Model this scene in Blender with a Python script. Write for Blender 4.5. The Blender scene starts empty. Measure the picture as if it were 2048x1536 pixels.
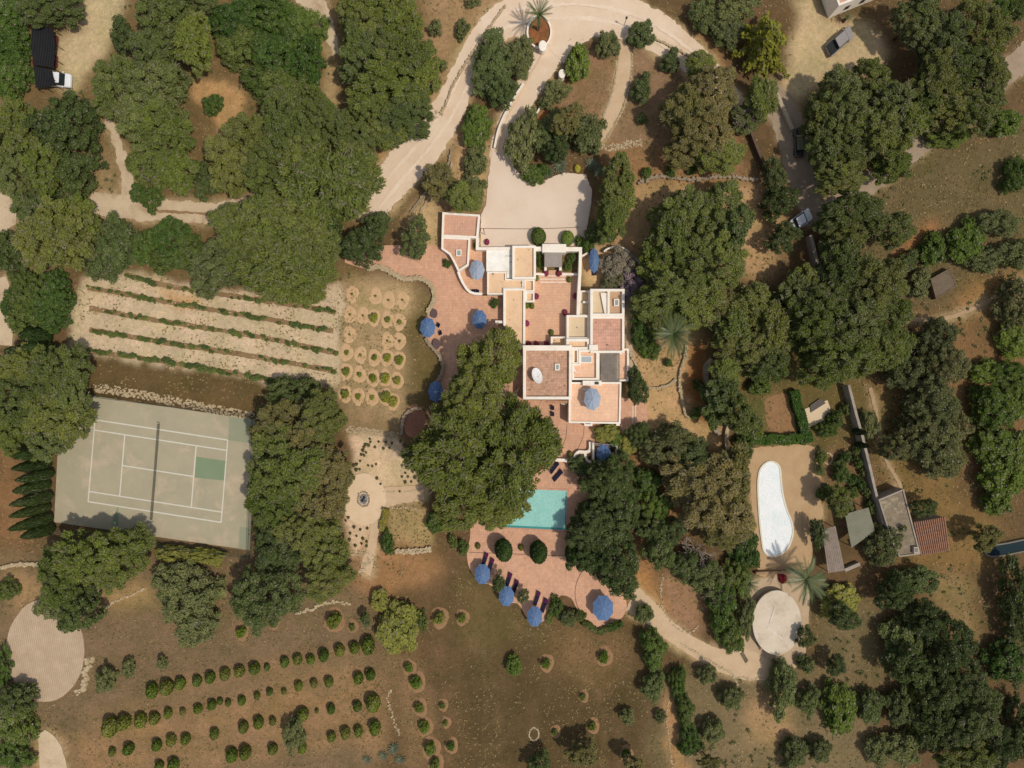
import bpy, bmesh, math, random
import numpy as np
from mathutils import Vector, Matrix

# ------------------------------------------------------------------ camera, world, sun
S = 11.18                 # photograph pixels (2048 wide) per metre on the ground
H = 122.0                 # camera height above the ground
sc = bpy.context.scene
COL = sc.collection
cam_d = bpy.data.cameras.new("camera"); cam = bpy.data.objects.new("camera", cam_d); COL.objects.link(cam)
cam.location = (0, 0, H); cam.rotation_euler = (0, 0, 0)
cam_d.sensor_fit = 'HORIZONTAL'; cam_d.angle = 2*math.atan((2048/S/2)/H)
cam_d.clip_start = 1.0; cam_d.clip_end = 3000.0
sc.camera = cam
SUN = Vector((0.50, -0.26, 1.0)).normalized()
world = bpy.data.worlds.new("World"); sc.world = world; world.use_nodes = True
nt = world.node_tree; bg = nt.nodes["Background"]; bg.inputs[1].default_value = 0.135
sky = nt.nodes.new("ShaderNodeTexSky"); sky.sky_type = 'NISHITA'; sky.sun_disc = False
sky.sun_elevation = math.asin(SUN.z); sky.sun_rotation = math.atan2(SUN.x, SUN.y)
hz = nt.nodes.new("ShaderNodeHueSaturation"); hz.inputs["Saturation"].default_value = 0.5     # hazy, milky summer sky
nt.links.new(sky.outputs[0], hz.inputs["Color"]); nt.links.new(hz.outputs[0], bg.inputs[0])
sl = bpy.data.lights.new("sun", 'SUN'); sl.energy = 3.0; sl.angle = math.radians(1.6); sl.color = (1.0, 0.93, 0.81)
so = bpy.data.objects.new("sun", sl); COL.objects.link(so); so.location = SUN*400
so.rotation_euler = SUN.to_track_quat('Z', 'Y').to_euler()
vs = sc.view_settings; vs.view_transform = 'Standard'; vs.look = 'None'; vs.exposure = -0.08; vs.gamma = 1.0
vs.use_curve_mapping = False

K = 4.0/3.0               # the place is longer along y than along x by this much
rng = np.random.default_rng(7); random.seed(7)

def W(px, py, z=0.0):
    f = (1 - z/H)/S
    return ((px-1024)*f, (768-py)*f)

def lin(r, g, b, f=0.92):
    def c(v):
        v /= 255.0
        return (v/12.92 if v <= 0.04045 else ((v+0.055)/1.055)**2.4)*f
    return (c(r), c(g), c(b))

# ------------------------------------------------------------------ materials
MATS = {}
def mat_new(name):
    m = bpy.data.materials.new(name); m.use_nodes = True
    n = m.node_tree.nodes; b = n["Principled BSDF"]; return m, n, m.node_tree.links, b
def noise(n, l, scale, detail=4, rough=0.6, vec=None, dist=0.0):
    t = n.new("ShaderNodeTexNoise"); t.inputs["Scale"].default_value = scale; t.inputs["Detail"].default_value = detail
    t.inputs["Roughness"].default_value = rough; t.inputs["Distortion"].default_value = dist
    if vec is not None: l.new(vec, t.inputs["Vector"])
    return t.outputs["Fac"]
def ramp(n, l, fac, a, b):
    r = n.new("ShaderNodeMapRange"); r.inputs[1].default_value = a; r.inputs[2].default_value = b
    l.new(fac, r.inputs[0]); return r.outputs[0]
def mixc(n, l, fac, a, b, mode='MIX'):
    m = n.new("ShaderNodeMix"); m.data_type = 'RGBA'; m.blend_type = mode
    for sock, v in ((m.inputs[0], fac), (m.inputs[6], a), (m.inputs[7], b)):
        if hasattr(v, "is_output"): l.new(v, sock)
        elif isinstance(v, (int, float)): sock.default_value = v
        else: sock.default_value = (*v[:3], 1)
    return m.outputs[2]
def bump(n, l, b, fac, strength, dist=0.1):
    u = n.new("ShaderNodeBump"); u.inputs["Strength"].default_value = strength; u.inputs["Distance"].default_value = dist
    l.new(fac, u.inputs["Height"]); l.new(u.outputs[0], b.inputs["Normal"])

def m_rough(name, col, var=0.25, col2=None, scale=0.35, fine=3.0, rough=0.9, spec=0.2, bmp=0.4, metal=0.0, stain=None, stain_amt=0.5, stain_scale=0.5):
    """matte weathered surface: base colour, slow mottling, fine grain, optional dark stains"""
    if name in MATS: return MATS[name]
    m, n, l, b = mat_new(name)
    tc = n.new("ShaderNodeTexCoord").outputs["Object"]
    col2 = col2 or tuple(c*(1-var) for c in col)
    f1 = ramp(n, l, noise(n, l, scale, 5, 0.65, tc), 0.3, 0.7)
    c = mixc(n, l, f1, col, col2)
    f2 = ramp(n, l, noise(n, l, fine, 6, 0.75, tc), 0.25, 0.75)
    c = mixc(n, l, f2, c, mixc(n, l, 1.0, c, (1-var, 1-var, 1-var), 'MULTIPLY'))
    if stain:
        f3 = ramp(n, l, noise(n, l, stain_scale, 6, 0.7, tc, 0.4), 0.52, 0.72)
        mm = n.new("ShaderNodeMath"); mm.operation = 'MULTIPLY'; l.new(f3, mm.inputs[0]); mm.inputs[1].default_value = stain_amt
        c = mixc(n, l, mm.outputs[0], c, stain)
    l.new(c, b.inputs["Base Color"]); b.inputs["Roughness"].default_value = rough
    b.inputs["Specular IOR Level"].default_value = spec; b.inputs["Metallic"].default_value = metal
    if bmp: bump(n, l, b, noise(n, l, fine*1.5, 4, 0.7, tc), bmp, 0.05)
    MATS[name] = m; return m

def m_tile(name, col, col2, grout, size=0.45, stain=None, stain_amt=0.5, stain_scale=0.3, rough=0.85):
    """square clay tiles with joints"""
    if name in MATS: return MATS[name]
    m, n, l, b = mat_new(name)
    tc = n.new("ShaderNodeTexCoord").outputs["Object"]
    br = n.new("ShaderNodeTexBrick"); br.offset = 0.0; br.squash = 1.0
    mp = n.new("ShaderNodeMapping"); l.new(tc, mp.inputs[0]); mp.inputs[3].default_value = (1, 1/K, 1)
    l.new(mp.outputs[0], br.inputs["Vector"])
    br.inputs["Scale"].default_value = 1.0; br.inputs["Brick Width"].default_value = size; br.inputs["Row Height"].default_value = size
    br.inputs["Mortar Size"].default_value = 0.022; br.inputs["Mortar Smooth"].default_value = 0.5
    br.inputs["Color1"].default_value = (*col, 1); br.inputs["Color2"].default_value = (*col2, 1); br.inputs["Mortar"].default_value = (*grout, 1)
    c = br.outputs["Color"]
    f1 = ramp(n, l, noise(n, l, 0.35, 5, 0.6, tc), 0.3, 0.7)
    c = mixc(n, l, 1.0, c, (1.13, 1.13, 1.14), 'MULTIPLY')
    c = mixc(n, l, f1, c, mixc(n, l, 1.0, c, (0.86, 0.88, 0.92), 'MULTIPLY'))
    f2 = ramp(n, l, noise(n, l, 1.6, 4, 0.7, tc), 0.35, 0.75)
    c = mixc(n, l, f2, c, mixc(n, l, 1.0, c, (0.86, 0.83, 0.8), 'MULTIPLY'))
    if stain:
        f3 = ramp(n, l, noise(n, l, stain_scale, 8, 0.78, tc, 0.3), 0.48, 0.72)
        mm = n.new("ShaderNodeMath"); mm.operation = 'MULTIPLY'; l.new(f3, mm.inputs[0]); mm.inputs[1].default_value = stain_amt
        c = mixc(n, l, mm.outputs[0], c, stain)
    l.new(c, b.inputs["Base Color"]); b.inputs["Roughness"].default_value = rough; b.inputs["Specular IOR Level"].default_value = 0.2
    MATS[name] = m; return m

def m_stripe(name, col, col2, freq, ang=0.0, sharp=(0.3, 0.7), rough=0.8, rotm=None):
    """boards, reeds, ribs: bands across a direction"""
    if name in MATS: return MATS[name]
    m, n, l, b = mat_new(name)
    tc = n.new("ShaderNodeTexCoord").outputs["Object"]
    mp = n.new("ShaderNodeMapping"); l.new(tc, mp.inputs[0]); mp.inputs[2].default_value = (0, 0, math.radians(ang))
    w = n.new("ShaderNodeTexWave"); w.bands_direction = 'X'; w.inputs["Scale"].default_value = freq; w.inputs["Distortion"].default_value = 0.6
    w.inputs["Detail"].default_value = 2; l.new(mp.outputs[0], w.inputs[0])
    f = ramp(n, l, w.outputs["Fac"], *sharp)
    c = mixc(n, l, f, col, col2)
    f1 = ramp(n, l, noise(n, l, 0.5, 5, 0.65, tc), 0.3, 0.72)
    c = mixc(n, l, f1, c, mixc(n, l, 1.0, c, (0.8, 0.78, 0.76), 'MULTIPLY'))
    f2 = ramp(n, l, noise(n, l, 4, 4, 0.7, tc), 0.3, 0.7)
    c = mixc(n, l, f2, c, mixc(n, l, 1.0, c, (0.88, 0.88, 0.88), 'MULTIPLY'))
    l.new(c, b.inputs["Base Color"]); b.inputs["Roughness"].default_value = rough; b.inputs["Specular IOR Level"].default_value = 0.2
    MATS[name] = m; return m

def m_plain(name, col, rough=0.5, spec=0.5, metal=0.0, trans=0.0, coat=0.0):
    if name in MATS: return MATS[name]
    m, n, l, b = mat_new(name)
    tc = n.new("ShaderNodeTexCoord").outputs["Object"]
    f = ramp(n, l, noise(n, l, 1.4, 4, 0.6, tc), 0.3, 0.7)
    l.new(mixc(n, l, f, col, tuple(x*0.86 for x in col)), b.inputs["Base Color"])
    b.inputs["Roughness"].default_value = rough; b.inputs["Specular IOR Level"].default_value = spec
    b.inputs["Metallic"].default_value = metal; b.inputs["Coat Weight"].default_value = coat
    MATS[name] = m; return m

def m_leaf(name="foliage"):
    """leaf faces: colour of the plant (object colour) varied from leaf to leaf"""
    if name in MATS: return MATS[name]
    m, n, l, b = mat_new(name)
    oi = n.new("ShaderNodeObjectInfo"); at = n.new("ShaderNodeAttribute"); at.attribute_name = "tint"
    sp = n.new("ShaderNodeSeparateColor"); l.new(at.outputs["Color"], sp.inputs[0])
    br = ramp(n, l, sp.outputs[0], 0.0, 1.0)
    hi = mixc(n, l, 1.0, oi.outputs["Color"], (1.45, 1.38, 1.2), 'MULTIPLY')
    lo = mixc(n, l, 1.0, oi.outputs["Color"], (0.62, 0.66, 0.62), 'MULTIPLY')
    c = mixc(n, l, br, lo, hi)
    old = ramp(n, l, sp.outputs[1], 0.84, 1.0)
    c = mixc(n, l, old, c, (0.25, 0.215, 0.16))
    gm = n.new("ShaderNodeHueSaturation"); l.new(c, gm.inputs["Color"])
    rr = n.new("ShaderNodeMapRange"); l.new(oi.outputs["Random"], rr.inputs[0]); rr.inputs[3].default_value = 0.80; rr.inputs[4].default_value = 1.16
    l.new(rr.outputs[0], gm.inputs["Value"])
    rh = n.new("ShaderNodeMapRange"); l.new(oi.outputs["Random"], rh.inputs[0]); rh.inputs[3].default_value = 0.512; rh.inputs[4].default_value = 0.49
    l.new(rh.outputs[0], gm.inputs["Hue"])
    l.new(gm.outputs[0], b.inputs["Base Color"]); b.inputs["Roughness"].default_value = 0.8; b.inputs["Specular IOR Level"].default_value = 0.08
    tr = n.new("ShaderNodeBsdfTranslucent"); l.new(gm.outputs[0], tr.inputs[0])
    mx = n.new("ShaderNodeMixShader"); mx.inputs[0].default_value = 0.22
    l.new(b.outputs[0], mx.inputs[1]); l.new(tr.outputs[0], mx.inputs[2]); l.new(mx.outputs[0], n["Material Output"].inputs[0])
    MATS[name] = m; return m

def m_mesh_net(name, col, alpha):
    if name in MATS: return MATS[name]
    m, n, l, b = mat_new(name)
    l.new(mixc(n, l, 0.5, col, col), b.inputs["Base Color"]); b.inputs["Roughness"].default_value = 0.8
    t = n.new("ShaderNodeBsdfTransparent"); mx = n.new("ShaderNodeMixShader"); mx.inputs[0].default_value = alpha
    l.new(t.outputs[0], mx.inputs[1]); l.new(b.outputs[0], mx.inputs[2]); l.new(mx.outputs[0], n["Material Output"].inputs[0])
    MATS[name] = m; return m

# ------------------------------------------------------------------ mesh helpers
class MB:
    def __init__(s): s.v = []; s.f = []
    def add(s, verts, faces):
        o = len(s.v); s.v += [tuple(p) for p in verts]; s.f += [tuple(i+o for i in f) for f in faces]; return s
    def box(s, x0, x1, y0, y1, z0, z1):
        return s.add([(x0,y0,z0),(x1,y0,z0),(x1,y1,z0),(x0,y1,z0),(x0,y0,z1),(x1,y0,z1),(x1,y1,z1),(x0,y1,z1)],
                     [(3,2,1,0),(4,5,6,7),(0,1,5,4),(1,2,6,5),(2,3,7,6),(3,0,4,7)])
    def prism(s, poly, z0, z1):
        poly = ccw(poly); n = len(poly)
        return s.add([(x,y,z0) for x,y in poly]+[(x,y,z1) for x,y in poly],
                     [tuple(range(n-1,-1,-1)), tuple(range(n,2*n))]+[(i,(i+1)%n,n+(i+1)%n,n+i) for i in range(n)])
    def ring(s, outer, inner, z0o, z0i, z1):
        """wall round a closed outline: outer face z0o..z1, top, inner face z0i..z1"""
        n = len(outer)
        v = [(x,y,z0o) for x,y in outer]+[(x,y,z1) for x,y in outer]+[(x,y,z1) for x,y in inner]+[(x,y,z0i) for x,y in inner]
        f = []
        for i in range(n):
            j = (i+1) % n
            f += [(i,j,n+j,n+i), (n+i,n+j,2*n+j,2*n+i), (2*n+i,2*n+j,3*n+j,3*n+i)]
        return s.add(v, f)
    def tube(s, pts, rads, k=6, cap=True):
        n0 = len(pts); V = []; 
        for i, p in enumerate(pts):
            p = Vector(p); d = Vector(pts[min(i+1,n0-1)])-Vector(pts[max(i-1,0)])
            q = d.to_track_quat('Z','Y') if d.length > 1e-9 else Vector((0,0,1)).to_track_quat('Z','Y')
            for j in range(k):
                a = 2*math.pi*j/k; V.append(p + q @ Vector((math.cos(a)*rads[i], math.sin(a)*rads[i], 0)))
        F = [(i*k+j, i*k+(j+1)%k, (i+1)*k+(j+1)%k, (i+1)*k+j) for i in range(n0-1) for j in range(k)]
        if cap: F += [tuple(range(k-1,-1,-1)), tuple(range((n0-1)*k, n0*k))]
        return s.add(V, F)
    def lathe(s, prof, k=20, sx=1.0, sy=1.0, c=(0,0), wob=None):
        V = [(c[0]+r*math.cos(2*math.pi*j/k)*sx, c[1]+r*math.sin(2*math.pi*j/k)*sy, z) for r, z in prof for j in range(k)]
        m = len(prof)
        F = [(i*k+j, i*k+(j+1)%k, (i+1)*k+(j+1)%k, (i+1)*k+j) for i in range(m-1) for j in range(k)]
        F += [tuple(range(k-1,-1,-1)), tuple(range((m-1)*k, m*k))]
        return s.add(V, F)
    def xf(s, fn): s.v = [tuple(fn(p)) for p in s.v]; return s
    def build(s, name, mat, parent=None, smooth=False, bevel=0.0):
        me = bpy.data.meshes.new(name); me.from_pydata(s.v, [], s.f); me.update()
        me.materials.append(mat)
        if smooth: me.polygons.foreach_set("use_smooth", [True]*len(me.polygons))
        o = bpy.data.objects.new(name, me); COL.objects.link(o)
        if parent is not None: o.parent = parent
        if bevel:
            bm = o.modifiers.new("bevel", 'BEVEL'); bm.width = bevel; bm.segments = 2; bm.limit_method = 'ANGLE'
        return o

def area(p): return 0.5*sum(p[i][0]*p[(i+1)%len(p)][1]-p[(i+1)%len(p)][0]*p[i][1] for i in range(len(p)))
def ccw(p): return list(p) if area(p) > 0 else list(reversed(p))
def inset(poly, d):
    """offset a closed ccw outline inwards by d"""
    n = len(poly); out = []
    for i in range(n):
        p0, p1, p2 = Vector(poly[i-1]), Vector(poly[i]), Vector(poly[(i+1)%n])
        e1 = (p1-p0).normalized(); e2 = (p2-p1).normalized()
        n1 = Vector((-e1.y, e1.x)); n2 = Vector((-e2.y, e2.x)); m = n1+n2
        m = m/max(m.length_squared, 0.35)*2 if m.length > 1e-6 else n1
        out.append(tuple(p1+m*d))
    return out
def poly_w(pp, z=0.0): return ccw([W(x, y, z) for x, y in pp])
def smooth_line(pts, step=4.0):
    """Catmull-Rom through points (any dimension)"""
    P = [np.array(p, float) for p in pts]; P = [2*P[0]-P[1]]+P+[2*P[-1]-P[-2]]; out = []
    for i in range(1, len(P)-2):
        L = np.linalg.norm((P[i+1]-P[i])[:2]); k = max(1, int(L/step))
        for j in range(k):
            t = j/k
            out.append(0.5*((2*P[i])+(-P[i-1]+P[i+1])*t+(2*P[i-1]-5*P[i]+4*P[i+1]-P[i+2])*t*t+(-P[i-1]+3*P[i]-3*P[i+1]+P[i+2])*t**3))
    out.append(P[-2]); return out
def smooth_poly(pts, step=6.0):
    n = len(pts); q = smooth_line([pts[-1]]+list(pts)+[pts[0], pts[1]], step)
    P = [np.array(p, float) for p in pts]; out = []
    for i in range(n):
        a, b, c, d = P[i-1], P[i], P[(i+1)%n], P[(i+2)%n]
        k = max(1, int(np.linalg.norm(c-b)/step))
        for j in range(k):
            t = j/k
            out.append(0.5*((2*b)+(-a+c)*t+(2*a-5*b+4*c-d)*t*t+(-a+3*b-3*c+d)*t**3))
    return [tuple(p) for p in out]
def jag(poly, amp, step):
    """ragged natural edge"""
    out = []
    for i in range(len(poly)):
        a, b = np.array(poly[i], float), np.array(poly[(i+1)%len(poly)], float)
        k = max(1, int(np.linalg.norm(b-a)/step))
        for j in range(k): out.append(tuple(a+(b-a)*j/k+rng.normal(0, amp, 2)))
    return out

# ------------------------------------------------------------------ objects, labels, groups
def tag(o, label=None, cat=None, group=None, kind=None):
    if label: o["label"] = label
    if cat: o["category"] = cat
    if group: o["group"] = group
    if kind: o["kind"] = kind
    return o
def empty(name, loc, label=None, cat=None, group=None, rz=0.0):
    o = bpy.data.objects.new(name, None); COL.objects.link(o); o.location = loc; o.rotation_euler = (0,0,rz); o.empty_display_size = 0.3
    return tag(o, label, cat, group)
def struct(o): return tag(o, kind="structure")
def child(src, parent, name=None):
    o = src.copy(); COL.objects.link(o); o.parent = parent; return o

ONES = "zero first second third fourth fifth sixth seventh eighth ninth tenth eleventh twelfth thirteenth fourteenth fifteenth sixteenth seventeenth eighteenth nineteenth".split()
TENS = {20:"twent",30:"thirt",40:"fort",50:"fift",60:"sixt",70:"sevent",80:"eight",90:"ninet"}
def ordinal(k):
    if k < 20: return ONES[k]
    t, u = k//10*10, k % 10
    return TENS[t]+"ieth" if u == 0 else TENS[t]+"y-"+ONES[u]

LAND = [("tennis court",305,940),("vineyard",400,650),("white villa",1110,620),("turquoise pool",1085,1020),
 ("kidney-shaped pool",1548,1018),("round cistern",1552,1245),("round stone floor",92,1300),("orchard rows",470,1410),
 ("fire pit",728,998),("parking court",1080,410),("black shade nets",90,110),("red-tiled shed",1862,1072),("grey pickup",1682,82),
 ("white oval planter",1078,63),("stone hut",1888,568),("half-hidden white car",1603,438),("dark car",1598,285),
 ("roof parasol",1185,797),("sapling plot",750,690),("dish roof",1095,745),("sandy road bend",830,320),
 ("curved garden path",1240,170),("farm track",320,415),("farm gate pillar",1124,148),("bare meadow",1050,1420),("small lawn",1565,830),
 ("feathery palm",1347,667),("lounger terrace",1040,1160),("bare sand oval",440,200),("driveway wall",1010,230),
 ("thin field path",1880,640),("forest track",660,60),("boundary wall",1730,880),("plank pergola",1665,1098)]
VEG = []   # (object, adjective words, noun, px, py, radius)
def rel(px, py, lx, ly):
    dx, dy = px-lx, (py-ly)
    d = math.hypot(dx, dy)
    if abs(dx) > 2*abs(dy): w = "right of" if dx > 0 else "left of"
    elif abs(dy) > 2*abs(dx): w = "below" if dy > 0 else "above"
    else: w = ("lower right of" if dx > 0 else "lower left of") if dy > 0 else ("upper right of" if dx > 0 else "upper left of")
    return w, d
def veg_labels():
    groups = {}
    for i, (o, adj, noun, px, py, r) in enumerate(VEG):
        best = min(LAND, key=lambda L: math.hypot(px-L[1], py-L[2]))
        w, d = rel(px, py, best[1], best[2])
        if d < 26: w = "right at"
        base = f"{adj} {noun} {w} the {best[0]}"
        groups.setdefault(base, []).append((o, px, py))
    used = set()
    for base, L in groups.items():
        if len(L) == 1: L[0][0]["label"] = base; used.add(base); continue
        sx = max(p[1] for p in L)-min(p[1] for p in L); sy = max(p[2] for p in L)-min(p[2] for p in L)
        L.sort(key=lambda p: (p[1] if sx >= sy else p[2]))
        side = "left" if sx >= sy else "top"
        for k, p in enumerate(L):
            p[0]["label"] = f"{base}, {ordinal(k+1)} from {side}"

# ------------------------------------------------------------------ ground: one sheet, soil colours blended between zones
def val_noise(x, y, cell, seed):
    r = np.random.default_rng(seed); g = r.normal(0, 1, (256, 256))
    u, v = x/cell, y/cell; i, j = np.floor(u).astype(int), np.floor(v).astype(int); a, b = u-i, v-j
    a = a*a*(3-2*a); b = b*b*(3-2*b); i %= 256; j %= 256; i2, j2 = (i+1) % 256, (j+1) % 256
    return (g[i,j]*(1-a)+g[i2,j]*a)*(1-b)+(g[i,j2]*(1-a)+g[i2,j2]*a)*b
def inside(px, py, poly):
    c = np.zeros(px.shape, bool); n = len(poly)
    for i in range(n):
        x1, y1 = poly[i]; x2, y2 = poly[(i+1)%n]
        if y1 == y2: continue
        k = (y1 > py) != (y2 > py); k &= px < (x2-x1)*(py-y1)/(y2-y1)+x1; c ^= k
    return c
def band(pts):
    """outline of a strip given as (x, y, width) in photograph pixels; widths measured on the ground"""
    P = smooth_line(pts, 6.0); L, R = [], []
    for i, p in enumerate(P):
        a, b = P[max(i-1,0)], P[min(i+1,len(P)-1)]
        tx, ty = (b[0]-a[0]), (b[1]-a[1])/K; m = math.hypot(tx, ty) or 1
        nx, ny = -ty/m*p[2]/2, tx/m*p[2]/2*K
        L.append((p[0]+nx, p[1]+ny)); R.append((p[0]-nx, p[1]-ny))
    return L+R[::-1]
ROADS = {
 'dirt_road': [(735,425,50),(790,355,66),(850,285,70),(895,222,60),(930,150,54),(962,90,54),(1010,40,58),(1090,22,84),(1180,22,78),(1262,40,66),(1330,75,60),(1385,118,52),(1432,165,44),(1478,215,34)],
 'driveway': [(1120,66,66),(1082,130,52),(1050,185,48),(1022,240,44),(1004,300,44),(1004,350,50)],
 'farm_track': [(180,410,34),(235,412,36),(300,420,33),(380,424,32),(430,426,32),(510,412,28),(620,408,28),(740,420,30)],
 'side_track': [(212,238,16),(228,268,18),(241,310,20),(254,350,24),(262,395,34)],
 'forest_track': [(606,-20,44),(640,30,38),(662,75,22),(672,110,10)],
 'shaded_lane': [(1520,165,30),(1560,215,56),(1585,275,60),(1600,335,58),(1618,400,50),(1628,450,40)],
 'field_lane': [(2075,90,40),(2030,130,38),(1985,172,36),(1930,225,32),(1860,278,30),(1800,325,26),(1745,365,30),(1680,405,30),(1625,430,30)],
}
PATHS = {
 'garden_path': [(1247,80,22),(1249,125,26),(1243,165,27),(1228,215,26),(1205,262,22),(1192,282,18)],
 'gravel_path': [(848,985,22),(800,990,26),(770,997,30),(755,1030,22),(748,1065,17),(742,1100,19),(730,1146,24)],
 'lower_path': [(1262,1195,44),(1300,1225,36),(1340,1262,30),(1390,1295,28),(1440,1320,34),(1490,1328,46),(1525,1337,34),(1552,1345,18)],
 'field_path': [(1800,632,6),(1830,638,6),(1870,640,6),(1920,628,6),(1980,600,6),(2030,572,6),(2075,545,6)],
 'shed_path': [(1740,775,7),(1750,815,7),(1762,880,6),(1775,925,6),(1795,960,7),(1808,990,6)],
 'west_road': [(-12,440,60),(10,425,60),(34,428,30)],
 'bottom_track': [(84,1465,18),(100,1500,46),(112,1560,56)],
 'west_lane': [(-8,560,44),(4,620,50),(2,690,44)],
}
def flat(name, poly_px, z, mat, jagged=0.0, step=5.0):
    p = poly_px if not jagged else jag(poly_px, jagged, step)
    p = ccw([W(x, y) for x, y in p])
    m = MB().add([(x,y,z) for x,y in p], [tuple(range(len(p)))])
    return struct(m.build(name, mat))
PARKING = [(984,300),(1012,322),(1045,352),(1090,360),(1130,345),(1172,350),(1184,385),(1180,420),(1172,470),(1168,492),(962,496),(962,430),(972,410),(976,360)]
YARD = [(1588,-12),(1648,-12),(1655,44),(1728,44),(1775,90),(1765,150),(1700,150),(1640,172),(1600,205),(1545,190),(1570,150),(1592,90)]
CARYARD = [(168,-12),(240,-12),(232,60),(215,112),(190,150),(170,182),(140,180),(112,172),(110,72),(150,58)]
VINE = [(168,560),(250,545),(340,556),(420,580),(560,590),(684,560),(688,640),(682,770),(640,778),(520,762),(330,735),(190,708),(140,690),(142,620)]
POOLSAND = [(1480,915),(1500,898),(1560,892),(1602,888),(1632,900),(1640,950),(1641,1000),(1646,1030),(1628,1060),(1618,1130),(1570,1150),(1520,1150),(1512,1100),(1505,1040),(1498,960)]
CREAM = [(700,872),(745,866),(800,876),(822,905),(838,945),(852,975),(856,1000),(775,1006),(740,1070),(712,1100),(695,1105),(690,1040),(700,960),(705,900)]
FIREPIT = [(728+44*math.cos(t*math.pi/14), 998+52*math.sin(t*math.pi/14)) for t in range(28)]
TANKYARD = [(1500,1165),(1560,1152),(1614,1150),(1616,1260),(1604,1320),(1560,1352),(1500,1352),(1462,1342),(1450,1318),(1480,1305),(1488,1260),(1484,1210)]
SANDPATCH = [(388,150),(420,155),(480,188),(484,205),(466,250),(450,290),(432,285),(425,235),(392,205),(378,175)]
EASTCOURT = [(1262,700),(1290,775),(1300,775),(1352,762),(1368,720),(1372,690),(1380,700),(1372,760),(1365,815),(1385,840),(1430,850),(1462,840),(1446,880),(1425,890),(1395,870),(1360,850),(1330,870),(1280,850),(1276,800),(1262,760),(1254,700)]
FLOOR = [(92+78*math.cos(t*math.pi/20), 1300+103*math.sin(t*math.pi/20)) for t in range(40)]
SAPL = [(688,545),(760,545),(830,570),(858,600),(850,640),(835,680),(830,760),(820,830),(780,855),(690,850),(672,790),(684,700),(690,620)]
_lin = lin
def lin(r, g, b, f=1.12):
    m = 0.3*r+0.55*g+0.15*b; k = 0.93
    return _lin(m+(r-m)*k, m+(g-m)*k, m+(b-m)*k, f)
BRN = lin(108,84,60)
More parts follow.
